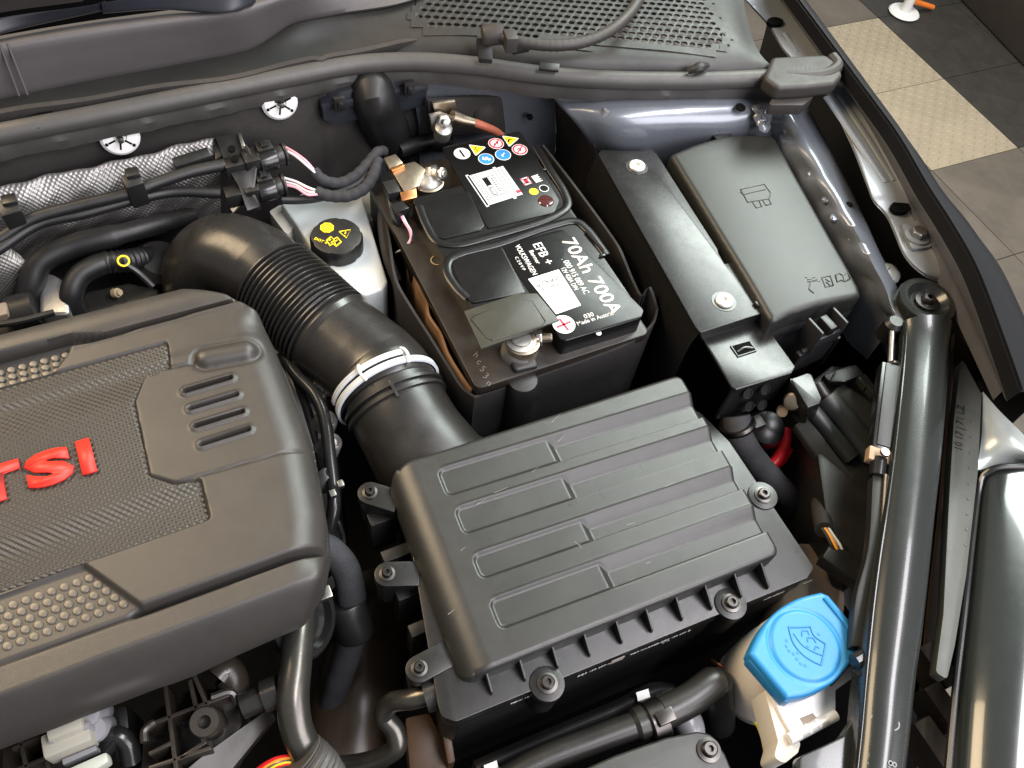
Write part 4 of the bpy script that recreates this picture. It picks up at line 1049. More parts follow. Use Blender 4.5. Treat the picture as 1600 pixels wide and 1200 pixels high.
    MB().prism(fillet(L2(q, 78), 8), 62, 78).build('block', m_brownrub, cb, bev=5, seg=4)
    q = [(1200, 164), (1214, 142), (1275, 140), (1270, 152), (1255, 164)]
    MB().prism(fillet(L2(q, 62), 3), 50, 62).build('foot', m_brownrub, cb, bev=2)
    MB().tube(L3([(1226, 120, 72), (1270, 119, 74), (1296, 114, 75), (1308, 102, 75), (1300, 90, 75)]), 6.5, n=10, ns=40).build('rib', m_brownrub, cb)
    for k in range(5): MB().tube(L3([(1240+7*k, 104, 77.6), (1238+7*k, 128, 77)]), .9, n=6).build('wrinkle', m_seal, cb)
wing()
# ------------------------------------------------------------------ fuse box
def sym(th, px, z, r=.55, mat=None, name='embossed_symbol', close=False):
    P = [U(x, y, z) for x, y in px]
    if close: P.append(P[0])
    return MB().tube(P, r, n=6, smooth=False).build(name, mat or m_fuse, th)
def fuse_box():
    th = thing('fuse_box', 'grey-green plastic fuse box lid with an embossed plug symbol', 'fuse box', U(1200, 350, -120))
    zt = 18.0
    px = [(1048, 236), (1085, 224), (1135, 212), (1205, 208), (1214, 214), (1240, 262), (1300, 370), (1344, 446), (1348, 460), (1336, 464), (1285, 474), (1240, 486), (1218, 496), (1207, 497), (1201, 488), (1126, 365)]
    out = fillet(L2(px, zt), [4, 0, 0, 3, 3, 0, 0, 4, 4, 0, 0, 0, 4, 4, 3, 0])
    c = np.mean(np.array(out), 0); ax = unit(np.append(np.array(U2(1285, 474, zt))-np.array(U2(1130, 213, zt)), 0))[:2]; ay = np.array([-ax[1], ax[0]])
    def fn(X, Y, D):
        u = (X-c[0])*ax[0]+(Y-c[1])*ax[1]; v = (X-c[0])*ay[0]+(Y-c[1])*ay[1]
        return zt - 2.5*(v/60)**2*1.6 - 2.0*(np.maximum(u-40, 0)/60)**2 + 1.5 + rolloff(D, 5)
    hfield(out, fn, 1.6, -6).build('lid', m_fuse, th, ang=50)
    big = [tuple(c+(np.array(p)-c)*1.005) for p in out]
    MB().prism(big, -18, -5).build('lid_rim', m_fuse2, th, bev=2)
    MB().prism([tuple(c+(np.array(p)-c)*.96) for p in out], -110, -17).build('base', m_fuse2, th, bev=2)
    def sym(th_, px_, z_, r=.7, close=False):
        P_ = []
        for x, y in px_:
            q_ = U(x, y, zt); zz = float(fn(np.array([q_[0]]), np.array([q_[1]]), np.array([20.0]))[0]); P_.append(V3(*U(x, y, zz)))
        if close: P_.append(P_[0])
        MB().tube([p_+V3(0, 0, .15) for p_ in P_], r, n=6, smooth=False).build('embossed_symbol', m_fuse, th)
    z = zt+.9
    sym(th, [(1157, 296), (1194, 288), (1204, 301), (1202, 311), (1168, 316)], z, close=True)
    sym(th, [(1157, 300), (1162, 304), (1196, 296)], z); sym(th, [(1176, 316), (1182, 325), (1190, 323), (1186, 313)], z); sym(th, [(1192, 313), (1197, 321), (1205, 319), (1201, 310)], z)
    sym(th, [(1268, 436), (1264, 452), (1272, 458)], z-2); sym(th, [(1262, 440), (1276, 438)], z-2)
    for k in range(6): sym(th, [(1258+4*k, 434+3*(k % 3)), (1261+4*k, 433+3*(k % 3))], z-2, .5)
    sym(th, [(1284, 434), (1297, 431), (1302, 446), (1290, 449)], z-2, close=True); sym(th, [(1290, 436), (1296, 440), (1291, 441), (1297, 446)], z-2)
    sym(th, [(1305, 430), (1311, 427), (1317, 431), (1324, 426), (1328, 436), (1320, 440), (1314, 438), (1308, 441)], z-2, close=True); sym(th, [(1317, 431), (1320, 440)], z-2)
    # latch
    a = U(1286, 512, -8)
    e = unit(np.append(np.array(U2(1349, 470, 0))-np.array(U2(1208, 532, 0)), 0)); n_ = np.cross(e, V3(0, 0, 1))
    fr = (e, n_, V3(0, 0, 1))
    p = U(1288, 502, 6)+n_*0
    for dx, sz in ((-15, (3, 20, 30)), (15, (3, 20, 30))): MB().box(p+e*dx+n_*3+V3(0, 0, -10), sz, fr).build('latch_side', m_fuse2, th, bev=1)
    MB().box(p+n_*11+V3(0, 0, -14), (30, 3, 16), fr).build('latch_front', m_fuse2, th, bev=1)
    MB().box(p+n_*4+V3(0, 0, -2), (8, 16, 12), fr).build('latch_tongue', m_black, th, bev=1)
    MB().box(p+n_*8+V3(0, 0, -40), (44, 4, 34), fr).build('front_panel', m_fuse2, th, bev=1)
    for dx in (-26, 22): MB().box(p+e*dx+n_*9+V3(0, 0, -46), (4, 6, 46), fr).build('front_rib', m_black, th, bev=.8)
    MB().box(U(1128, 214, 12), (20, 8, 5), (e, n_, V3(0, 0, 1))).build('rear_hook', m_black, th, bev=1)
fuse_box()

# ------------------------------------------------------------------ black plate beside it
def bracket():
    th = thing('relay_bracket', 'long black metal cover plate with two pale bolts beside the fuse box', 'bracket', U(1080, 400, -100))
    z1 = 8.0
    px = [(934, 240), (940, 234), (1000, 236), (1018, 233), (1026, 240), (1121, 388), (1123, 396), (1132, 412), (1148, 409), (1154, 416), (1190, 478), (1189, 490), (1094, 520), (1086, 510)]
    out = fillet(L2(px, z1), [2, 3, 0, 2, 3, 1, 1, 1, 1, 2, 2, 2, 2, 2])
    MB().prism(out, z1-3, z1).build('upper_plate', m_satin, th, bev=.9)
    # left down-turned flange
    rows = [[U(934, 242, z1-1), U(1014, 378, z1-1), U(1092, 518, z1-1)], [p+V3(-4, 0, -6) for p in (U(934, 242, z1-1), U(1014, 378, z1-1), U(1092, 518, z1-1))], [p+V3(-6, 0, -150) for p in (U(934, 242, z1-1), U(1014, 378, z1-1), U(1092, 518, z1-1))]]
    MB().loft(rows, nu=20, sub=3, thick=(2.5, 0, 0)).build('side_flange', m_satin, th)
    # step and lower plate
    z2 = -4.0
    st = [U(1094, 519, z1-1), U(1189, 489, z1-1), U(1190, 500, z2), U(1098, 530, z2)]
    MB().slab(st, (0, 0, -3)).build('step', m_satin, th, bev=.8)
    MB().box(U(1186, 475, z1+1), (9, 6, 5)).build('step_tab', m_satin, th, bev=.8)
    lo = [(1098, 529), (1190, 500), (1243, 573), (1237, 583), (1150, 609), (1143, 604)]
    MB().prism(fillet(L2(lo, z2), [2, 2, 3, 2, 2, 2]), z2-3, z2).build('lower_plate', m_satin, th, bev=.9)
    hole = [(1142, 541), (1170, 533), (1181, 548), (1153, 557)]
    MB().prism(L2(hole, z2+.6), z2-1, z2+.6).build('square_hole', m_dark, th)
    MB().tube([U(x, y, z2+.5) for x, y in hole]+[U(*hole[0], z2+.5)], .9, n=6, smooth=False).build('hole_edge', m_satin, th)
    MB().tube([U(1152, 550, z2+.8), U(1164, 543, z2+1.5), U(1176, 544, z2+.8)], 1.2, n=6).build('hole_tongue', m_satin, th)
    fr = [U(1148, 608, z2-1.5), U(1238, 582, z2-1.5), U(1212, 622, -42), U(1140, 652, -48), U(1118, 656, -50)]
    MB().slab(fr, (0, 3, 0)).build('front_face', m_satin, th, bev=.8)
    for x, y, zz in ((1166, 612, -14), (1193, 606, -14), (1168, 632, -30), (1188, 630, -30)):
        p = U(x, y, zz)+V3(0, -2, 0); MB().lathe([(5, 0), (5, 1), (4, 1), (4, .2), (.01, .2)], p, (-.1, -1, .6), n=16).build('stamp_ring', m_satin, th)
    for x, y in ((995, 261), (1131, 471)):
        c = U(x, y, z1)
        MB().lathe([(11.5, -.2), (11.5, .5), (9.4, .5)], c, n=28).build('recess_ring', m_satin, th)
        MB().lathe([(8.4, 0), (8.4, 2.5), (7.2, 3.6), (3.0, 3.9), (2.6, 1.2), (.01, 1.2)], c, n=28).build('bolt', m_white_metal, th)
    # small angle with the brass bolt
    tb = [(1236, 592), (1262, 583), (1268, 585), (1284, 622), (1281, 630), (1262, 637)]
    MB().prism(fillet(L2(tb, -8), 2), -11, -8).build('angle_top', m_satin, th, bev=.8)
    a = [U(1234, 594, -9), U(1262, 638, -9), U(1258, 662, -34), U(1243, 660, -36), U(1222, 622, -34)]
    MB().slab(a, (3, 2, 0)).build('angle_side', m_satin, th, bev=.8)
    a = [U(1262, 638, -9), U(1282, 630, -9), U(1274, 650, -34), U(1258, 662, -34)]
    MB().slab(a, (0, 3, 0)).build('angle_front', m_satin, th, bev=.8)
    c = U(1238, 628, -22); MB().lathe([(8, -2), (8.4, 0), (6.8, 2), (4, 2.4), (.01, 2.4)], c, unit(V3(-.8, -.4, .45)), n=24).build('angle_bolt', m_brass, th)
    c = U(1222, 642, -40); MB().lathe([(5, -2), (5, 3), (4, 4)], c, unit(V3(-.6, -.5, .4)), n=20).build('side_bolt', m_tan, th)
bracket()

# ------------------------------------------------------------------ diagonal support bar
def brace():
    th = thing('support_bar', 'long dark green-grey diagonal support bar bolted to the wing', 'support bar', U(1400, 800, -60))
    Lp = [(1416, 498), (1415, 520), (1412, 560), (1404, 640), (1395, 720), (1384, 800), (1372, 880), (1362, 960), (1352, 1060), (1345, 1140), (1335, 1230)]
    Rp = [(1491, 500), (1490, 520), (1486, 560), (1480, 640), (1473, 720), (1464, 800), (1454, 900), (1445, 980), (1434, 1060), (1426, 1140), (1416, 1230)]
    zz = np.linspace(34, -4, len(Lp))
    Lr = np.array([U(a, b, z) for (a, b), z in zip(Lp, zz)]); Rr = np.array([U(a, b, z) for (a, b), z in zip(Rp, zz)])
    prof = [(.05, -26), (0, -3), (.05, 0), (.16, 3.5), (.5, 6.5), (.80, 3.5), (.94, 0), (1.0, -3), (1.03, -26)]
    rows = [list(Lr+(Rr-Lr)*t+V3(0, 0, h)) for t, h in prof]
    MB().loft(rows, nu=60, sub=3, thick=(0, 0, -2.5)).build('bar', m_brace, th, ang=50)
    c = U(1450, 468, 34)
    MB().lathe([(26, -26), (26.5, -3), (25.5, 0), (22, 2), (19, 1.5), (16.5, -2), (14, -4.5), (9, -4.5), (.01, -4.5)], c, n=40).build('end_cup', m_brace, th)
    MB().lathe([(10.5, -4), (10.5, -1.4), (6, -1), (5.5, 3), (4.6, 4.2), (2.4, 4.4), (2.2, 1), (.01, 1)], c, n=24).build('bolt', m_steel2, th)
    # inner ridge line on the left and the foot plate at the front
    MB().tube(Lr[1:]+V3(4, 2, -1), 1.1, n=6, ns=50).build('edge_bead', m_brace, th)
    ft = [(1250, 1182), (1285, 1166), (1318, 1150), (1338, 1120), (1346, 1070), (1350, 1040), (1400, 1050), (1390, 1230), (1250, 1230)]
    MB().prism(fillet(L2(ft, -16), [4, 8, 14, 18, 8, 2, 2, 2, 2]), -30, -16).build('foot_plate', m_brace, th, bev=4, seg=3)
    MB().tube([U(1335, 1035, -6), U(1352, 1028, -6), U(1353, 1050, -8), U(1340, 1060, -10)], 6, n=10, ns=16).build('foot_curl', m_gloss, th)
    ex = unit(Lr[-1]-Lr[5]); ey = V3(0, 0, 1)
    sid = unit(np.cross(V3(0, 0, 1), ex))
    for body, x, y, s in (('5Q0 129 B002', 1366, 1098, 8.5), ('8/', 1388, 1186, 8.5)):
        flat_text('stamped_text', body, U(x, y, 4.5), ex, -sid if (-sid)[0] > 0 else sid, s, m_brace2, th, depth=.3)
    MB().lathe([(5, 0), (5, .8), (4, .8), (4, .2), (.01, .2)], U(1394, 1130, 5), n=20).build('stamped_emblem', m_brace2, th)
brace()

# ------------------------------------------------------------------ slim gas strut left of the bar
def strut():
    th = thing('headlamp_strut', 'slim black strut with a steel rod and tan clip beside the support bar', 'strut', U(1372, 720, -38))
    MB().tube(L3([(1394, 512, 22), (1391, 572, 16)]), 2.6, n=12, smooth=False).build('rod', m_steel, th)
    MB().lathe([(9, -14), (9, 4), (6, 8)], U(1394, 510, 20), (0, 0, 1), n=14).build('rod_eye', m_black, th)
    a, b = U(1389, 574, 18), U(1374, 706, 8); d = unit(b-a); s = unit(np.cross(d, V3(0, 0, 1)))
    MB().box((a+b)/2, (np.linalg.norm(b-a), 17, 12), (d, s, np.cross(s, d))).build('channel', m_satin, th, bev=1.5)
    MB().box((a+b)/2+V3(0, 0, 6.5), (np.linalg.norm(b-a)*.96, 11, 2), (d, s, np.cross(s, d))).build('cover_strip', m_fuse, th, bev=.6)
    MB().tube([a+V3(-4, 2, 3), a+V3(0, 0, 8), a+V3(5, -3, 6), a+V3(4, -6, 2)], 1.5, n=8).build('wire_hook', m_steel2, th)
    MB().box(U(1371, 714, 8), (13, 18, 10), (d, s, np.cross(s, d))).build('tan_clip', m_tan, th, bev=2)
    MB().lathe([(4, 0), (3.6, 2.4), (.01, 3)], U(1382, 708, 18), n=16).build('rivet', m_steel, th)
    MB().lathe([(6.5, -8), (6.5, 8)], U(1372, 731, 8), d, n=16).build('joint', m_gloss, th)
    a, b = U(1371, 742, 8), U(1352, 880, 0); d = unit(b-a); s = unit(np.cross(d, V3(0, 0, 1)))
    MB().loft([L3([(1364, 742, 8), (1356, 860, 2), (1338, 930, -4), (1330, 1010, -12)]), L3([(1382, 742, 10), (1376, 850, 4), (1364, 920, -2), (1352, 1010, -10)])], nu=30, sub=2, thick=(0, 0, -10)).build('lower_arm', m_fuse, th, bev=1.2)
    MB().tube(L3([(1384, 742, 12), (1376, 850, 6), (1366, 915, 0)]), 1.6, n=8).build('arm_edge', m_brass, th)
strut()

# ------------------------------------------------------------------ headlamp housing and lens
def headlamp():
    th = thing('headlamp_housing', 'black ribbed rear housing of the headlamp beneath the slim strut', 'headlamp housing', U(1310, 700, -160))
    MB().prism(fillet(L2([(1262, 600), (1300, 570), (1345, 575), (1372, 620), (1368, 760), (1350, 900), (1322, 900), (1290, 800)], -55), 5), -160, -55).build('housing', m_black, th, bev=5)
    MB().prism(fillet(L2([(1285, 585), (1330, 568), (1348, 590), (1310, 610)], -48), 4), -60, -48).build('housing_cap', m_black, th, bev=3)
    def plate(pts, nm, mt=m_fuse, off=(0, 0, -8), bev=2): MB().slab(L3(pts), off).build(nm, mt, th, bev=bev)
    plate([(1241, 664, -46), (1262, 650, -40), (1318, 724, -50), (1374, 790, -62), (1360, 838, -84), (1300, 750, -66)], 'housing_slope')
    MB().tube([U(1268, 642, -38), U(1330, 716, -52)], 8, n=14, smooth=False).build('housing_rib', m_fuse, th)
    MB().tube([U(1288, 622, -36), U(1362, 712, -52)], 13, n=16, smooth=False).build('housing_rib', m_fuse, th)
    MB().tube([U(1276, 600, -34), U(1290, 622, -38)], 6, n=12, smooth=False).build('housing_pin', m_black, th)
    plate([(1300, 612, -48), (1316, 596, -44), (1378, 640, -50), (1380, 700, -56), (1366, 690, -56)], 'housing_face')
    plate([(1296, 596, -40), (1306, 578, -38), (1338, 568, -36), (1352, 584, -36), (1320, 596, -36)], 'housing_dome', bev=3)
    plate([(1336, 586, -38), (1352, 582, -38), (1378, 616, -44), (1372, 632, -46)], 'housing_fin')
    for x, y in ((1346, 600), (1358, 612)): MB().box(U(x, y, -36), (3, 12, 8)).build('housing_tab', m_fuse, th, bev=.8)
    MB().prism(L2([(1240, 700), (1300, 820), (1345, 905), (1330, 960), (1262, 870), (1215, 780)], -150), -260, -150).build('housing_floor', m_black, th, bev=4)
    # trim strip
    ts = thing('headlamp_trim', 'flat olive plastic trim strip with raised digits next to the headlamp glass', 'trim strip', U(1500, 700, -20))
    tp = [(1502, 556), (1520, 590), (1534, 616), (1530, 700), (1528, 740), (1510, 900), (1492, 1010), (1480, 1062), (1462, 1050), (1474, 960), (1482, 800), (1490, 660)]
    MB().prism(fillet(L2(tp, 2), 3), -8, 2).build('strip', m_trim, ts, bev=1)
    ex = unit(U(1500, 620, 2)-U(1494, 720, 2)); sd = unit(np.cross(V3(0, 0, 1), ex))
    flat_text('raised_digits', '10 17 | 71 LZ', U(1503, 706, 2.2), ex, sd, 9, m_brace2, ts, depth=.5)
    for k in range(9): MB().lathe([(1.3, 0), (1.1, .5), (.01, .7)], U(1519-1.2*k, 660+24*k, 2), n=8).build('pip', m_trim, ts)
    # glass
    hl = thing('headlamp', 'glossy dark headlamp glass at the right edge with bright reflections', 'headlamp', U(1570, 950, -120))
    up = [(1536, 612), (1560, 640), (1600, 680), (1650, 740)]
    lo = [(1526, 735), (1560, 728), (1600, 725), (1650, 745)]
    MB().loft([L3([(x, y, 0) for x, y in up]), L3([(1534, 680, -6), (1560, 690, 2), (1600, 705, 6), (1650, 742, 2)]), L3([(x, y, -12) for x, y in lo])], nu=24, sub=6, thick=(0, 0, -4)).build('upper_panel', m_bright, hl)  # part of the glossy panel, its bright reflection put into the colour
    rows = [L3([(1530, 738, -10), (1521, 820, -12), (1506, 960, -14), (1492, 1080, -18), (1478, 1240, -26)]),
            L3([(1546, 734, 0), (1540, 830, 0), (1530, 960, -1), (1518, 1080, -4), (1506, 1240, -12)]),
            L3([(1600, 730, 8), (1600, 830, 11), (1596, 960, 12), (1588, 1080, 10), (1575, 1240, 2)]),
            L3([(1680, 738, 2), (1690, 830, 8), (1690, 960, 10), (1690, 1080, 8), (1690, 1240, 0)]),
            L3([(1760, 760, -40), (1780, 830, -30), (1800, 960, -20), (1800, 1080, -20), (1800, 1240, -30)])]
    MB().loft(rows, nu=50, sub=8, thick=(0, 0, -4)).build('lens_panel', m_paintpanel, hl, ang=60)
    MB().tube(L3([(1640, 728, 8), (1600, 728, 10), (1552, 732, 6), (1536, 742, 0), (1530, 762, -4), (1521, 830, -6), (1506, 965, -8), (1492, 1085, -12), (1478, 1240, -18)]), 2.6, n=10, ns=60).build('glass_rim', m_gloss, hl)
    MB().tube(L3([(1512, 780, 0), (1500, 905, -1)]), 1.4, n=8, smooth=False).build('bright_strip', m_steel, hl)
    gp = thing('wing_liner', 'brown dusty plastic liner seen in the gap beside the support bar', 'liner', U(1470, 900, -160))
    MB().loft([L3([(1492, 520, -30), (1484, 640, -40), (1470, 800, -60), (1450, 980, -70), (1430, 1230, -80)]), L3([(1530, 560, -50), (1520, 700, -70), (1500, 850, -80), (1480, 1000, -90), (1470, 1230, -90)])], nu=30, sub=3, thick=(0, 0, -6)).build('liner_sheet', m_liner, gp)
    for a, b in (((1440, 1060), (1470, 1030)), ((1446, 1100), (1480, 1120)), ((1430, 1150), (1466, 1180))):
        MB().box((U(*a, -60)+U(*b, -60))/2, (16, 34, 30)).build('liner_rib', m_liner, gp, bev=2)
headlamp()

# ------------------------------------------------------------------ washer filler
def washer():
    th = thing('washer_filler', 'white washer filler neck with a bright blue cap and wiper symbol', 'washer filler', U(1230, 1080, -180))
    zt = -20.0
    px = [(1270, 928), (1283, 924), (1294, 927), (1348, 992), (1351, 1000), (1340, 1022), (1322, 1048), (1296, 1072), (1262, 1086), (1240, 1089), (1226, 1088), (1176, 1030), (1172, 1018), (1182, 992), (1196, 968), (1220, 950)]
    arc1 = catmull([V3(*U2(x, y, zt), 0) for x, y in ((1284, 924), (1250, 933), (1218, 951), (1194, 976), (1179, 1002), (1171, 1021))], 16)
    arc2 = catmull([V3(*U2(x, y, zt), 0) for x, y in ((1230, 1092), (1262, 1087), (1296, 1071), (1323, 1046), (1341, 1020), (1351, 998))], 16)
    out = [tuple(p[:2]) for p in arc1]+[tuple(p[:2]) for p in arc2]+L2([(1349, 992), (1296, 929)], zt)
    c = np.array(U2(1258, 1008, zt))
    def fn(X, Y, D):
        r = np.hypot(X-c[0], Y-c[1])
        return zt + rolloff(D, 3.5) - 1.0*np.exp(-((r-27.5)/1.3)**2) + .8*sstep(27, 24, r)
    cp = hfield(out, fn, .9, -34).build('cap', m_blue, th, ang=50)
    hinge = L3([(1288, 934, zt+.6), (1340, 998, zt+.6)])
    MB().tube(hinge, 1.6, n=8, smooth=False).build('hinge_line', m_blue, cp)
    q = [(1171, 1020), (1228, 1090), (1234, 1098), (1226, 1096), (1170, 1032)]
    MB().prism(L2(q, -26), -38, -26).build('cap_lip', m_blue, cp, bev=1.5)
    z = zt+.9
    def line(pts, r=.75): MB().tube([U(x, y, z) for x, y in pts], r, n=6, ns=24).build('wiper_symbol', m_blue2, cp)
    line([(1232, 980), (1250, 980), (1266, 979)]); line([(1232, 980), (1240, 1005), (1254, 1022), (1270, 1033), (1283, 1039)])
    line([(1283, 1039), (1287, 1022), (1290, 1006)]); line([(1266, 979), (1272, 993), (1290, 1006)])
    for pts in ([(1253, 994), (1254, 986), (1262, 986), (1264, 992)], [(1262, 1003), (1262, 997), (1270, 997), (1275, 1004)], [(1272, 1016), (1276, 1010), (1280, 1013)], [(1240, 990), (1254, 1008), (1270, 1018), (1285, 1024)]): line(pts, .6)
    for x, y in ((1229, 1001), (1229, 1010), (1233, 1017), (1240, 1022), (1245, 1030), (1251, 1037), (1258, 1040), (1247, 1020), (1262, 1010), (1279, 991)):
        MB().lathe([(1.5, 0), (1.2, .6), (.01, .8)], U(x, y, z-.4), n=8).build('drop', m_blue2, cp)
    # neck
    n0 = U(1215, 1030, -50)
    MB().tube([U(1262, 1005, -34), U(1222, 1038, -70), U(1198, 1058, -100), U(1184, 1072, -170)], [30, 34, 35, 33], n=36, ns=20).build('neck', m_filler, th)
    q = [(1262, 1060), (1300, 1072), (1346, 1024), (1352, 1034), (1342, 1052), (1306, 1078), (1306, 1110), (1296, 1124), (1240, 1150), (1226, 1128), (1196, 1068)]
    MB().prism(fillet(L2(q, -40), 3), -46, -40).build('collar', m_white2, th, bev=1.5)
    q = [(1194, 1076), (1206, 1082), (1251, 1162), (1247, 1176), (1226, 1193), (1209, 1184), (1216, 1158)]
    MB().prism(fillet(L2(q, -44), 4), -74, -44).build('bracket_leg', m_filler, th, bev=2)
    for k in range(4):
        MB().lathe([(4.2, -8), (4.2, 8)], U(1247+15*k, 1148-8.0*k, -40), unit(U(1292, 1124, -40)-U(1247, 1148, -40)), n=14).build('hinge_knuckle', m_white2, th)
    MB().prism(L2([(1250, 1122), (1270, 1114), (1276, 1122), (1256, 1132)], -39.4), -44, -39.4).build('latch_window', m_tan3, th)
    MB().tube([U(1250, 890, -125), U(1262, 935, -110), U(1240, 1000, -110)], 30, n=24, ns=12).build('rear_duct', m_tan3, th)  # shade put into the colour, darker than the filler plastic
    MB().lathe([(34, -4), (37, 0), (34, 4)], U(1194, 1062, -108), unit(V3(.3, .5, 1)), n=30).build('neck_ring', m_filler, th)
washer()

# ------------------------------------------------------------------ leads right of the air filter box
w = thing('taped_harness', 'cloth-taped cable bundle curving down behind the air filter box', 'cable', U(1180, 720, -120))
MB().tube(L3([(1150, 650, -45), (1155, 680, -55), (1175, 715, -75), (1205, 750, -95), (1235, 785, -120), (1240, 830, -170)]), 13, n=16, ns=60, rfun=lambda t: 12.5+.2*math.sin(t*47)).build('bundle', m_tape, w)
MB().lathe([(16, -3), (17, 0), (16, 3)], U(1152, 664, -50), unit(V3(.2, -.4, -.6)), n=24).build('cable_tie', m_steel2, w)
MB().box(U(1181, 662, -46), (12, 12, 10)).build('tie_lock', m_black, w, bev=1)
w = thing('rubber_grommet', 'black ribbed grommet below the stepped plate', 'grommet', U(1205, 665, -80))
MB().lathe([(18, -30), (19, -10), (16, 0), (9, 3), (.01, 3)], U(1200, 668, -72), unit(V3(-.2, -.3, 1)), n=28).build('grommet_body', m_label, w)
w = thing('red_cable', 'bright red cable passing behind the taped bundle', 'cable', U(1200, 720, -120))
MB().tube(L3([(1228, 670, -90), (1226, 695, -95), (1212, 720, -100), (1195, 735, -105), (1165, 752, -110), (1140, 765, -115)]), 5.5, n=12, ns=40).build('cable', m_redcable, w)
MB().tube(L3([(1232, 700, -100), (1222, 716, -105), (1205, 730, -112)]), 5.5, n=12, ns=20).build('cable', m_redcable, w)
w = thing('wire_plug', 'black plug with yellow and brown wires behind the washer filler', 'connector', U(1320, 880, -120))
for k, (m_, dx) in enumerate(((m_orange, 0), (m_brass, 3), (m_white, 6), (m_rubber, -4))):
    MB().tube(L3([(1288+dx, 826, -52), (1296+dx, 838, -50), (1304+dx*1.3, 852, -50), (1312+dx, 868, -54)]), 1.7, n=8).build('wire', m_, w)
MB().box(U(1320, 886, -58), (20, 40, 16), (unit(V3(1, .5, 0)), unit(V3(-.5, 1, 0)), V3(0, 0, 1))).build('plug_body', m_black, w, bev=2)
MB().tube(L3([(1284, 770, -90), (1282, 795, -70), (1288, 828, -54)]), 8, n=12).build('sheath', m_brownrub, w)
# ------------------------------------------------------------------ brake fluid reservoir
def reservoir():
    th = thing('brake_reservoir', 'milky white brake fluid reservoir with black cap and yellow symbols', 'reservoir', U(530, 380, -150))
    zt = -50.0
    q = [(438, 318), (470, 302), (555, 296), (566, 310), (606, 440), (598, 452), (570, 462), (520, 440), (462, 350)]
    MB().prism(fillet(L2(q, zt), [4, 6, 6, 4, 6, 6, 6, 4, 4]), -150, zt).build('tank', m_tank, th, bev=7, seg=4)
    MB().prism(fillet(L2([(420, 330), (440, 318), (462, 345), (450, 370)], -62), 4), -140, -62).build('tank_ear', m_tank2, th, bev=4)
    MB().prism(fillet(L2([(548, 300), (585, 292), (600, 330), (575, 350)], -70), 5), -150, -70).build('tank_side', m_tank2, th, bev=6)
    c = U(526, 374, -38)
    def capr(t): return 25
    mb = MB().lathe([(24, -12), (25.5, -11), (25.5, 2), (24, 5), (21, 5.8), (.01, 6.2)], c, n=60)
    for i, p in enumerate(mb.v):
        k = i % 60
        d = p[:2]-c[:2]; 
        if np.hypot(*d) > 23.5 and (k % 10) < 2: p[:2] = c[:2]+d*.965
    cap = mb.build('cap', m_black, th, ang=40)
    z = c[2]+6.1
    P = lambda x, y: U(x, y, z)
    o = P(511, 356); MB().lathe([(6.9, 0), (6.9, .5)], o, n=8).build('yellow_octagon', m_yellow, cap)
    for r0, r1 in ((4.4, 3.8), (2.5, 1.9)): MB().lathe([(r1, .45), (r0, .45), (r0, .7), (r1, .7)], o, n=24, ring=True).build('octagon_ring', m_label, cap)
    def ln(pts, r=.65, mt=m_yellow): MB().tube([P(*q) for q in pts], r, n=6, smooth=False).build('yellow_symbol', mt, cap)
    ln([(530, 362), (548, 359), (541, 372), (530, 362)]); ln([(540, 362), (539, 366)]); ln([(538.6, 368), (538.4, 368.8)])
    ln([(510, 376), (517, 370), (521, 374), (527, 371), (533, 378), (525, 385), (520, 381), (516, 384), (510, 376)], .8); ln([(521, 374), (525, 385)])
    ln([(514, 376), (517, 374)]); ln([(517, 380), (520, 377)]); ln([(524, 377), (527, 375)])
    flat_text('yellow_text', 'DOT 4', P(490, 374), V3(1, -1.1, 0), V3(1.1, 1, 0), 4.6, m_yellow, cap, bold=.02, depth=.3)
    flat_text('moulded_text', 'MAX', U(478, 318, zt+.2), V3(1, .1, 0), V3(-.1, 1, 0), 8, m_tank2, th, depth=.5)
reservoir()

# ------------------------------------------------------------------ thick rubber tube from the bulkhead
tb = thing('drain_tube', 'thick black rubber tube dropping from the bulkhead behind the battery', 'tube', U(610, 210, -100))
MB().tube([UY(577, 124, 350), UY(582, 146, 332), U(590, 170, 8), U(602, 196, -20), U(612, 222, -50), U(618, 240, -80)], 22, n=28, ns=30, rfun=lambda t: np.interp(t, [0, .3, .78, .8, 1], [21, 23.5, 24, 22.5, 21])).build('tube_body', m_rubber, tb)
MB().tube([U(622, 236, -40), U(650, 226, -42), U(685, 220, -44), U(700, 222, -50)], 9, n=14, ns=24).build('tube_branch', m_rubber, tb)
# earth stud
es = thing('earth_stud', 'zinc earth bracket with a copper-red cable lug on the bulkhead', 'earth point', UY(690, 200, 312))
MB().slab([UY(x, y, 314) for x, y in ((676, 162), (712, 158), (714, 172), (700, 186), (682, 186))], (0, 4, 0)).build('bracket_plate', m_brass, es, bev=.8)
MB().slab([UY(x, y, 306) for x, y in ((672, 182), (690, 178), (708, 184), (706, 210), (694, 214), (676, 206))], (0, 5, 0)).build('lower_plate', m_lead, es, bev=1)
MB().lathe([(7, 0), (7, 6), (4, 6), (4, 12)], UY(692, 188, 303), unit(V3(-.1, -1, .4)), n=6).build('nut', m_steel, es, bev=.4)
MB().lathe([(9, -8), (9, 6), (6, 8)], UY(692, 205, 298), unit(V3(0, -.3, 1)), n=18).build('stud_cap', m_lead, es)
MB().tube([UY(706, 182, 303), UY(724, 188, 301), UY(742, 192, 299)], [7, 6, 4.5], n=12).build('cable_lug', m_brass, es)
MB().tube([UY(740, 191, 299), UY(758, 198, 297), UY(775, 206, 296), UY(785, 214, 296)], 4.5, n=12).build('cable', M('copper_cable', (.32, .09, .05), .45), es)

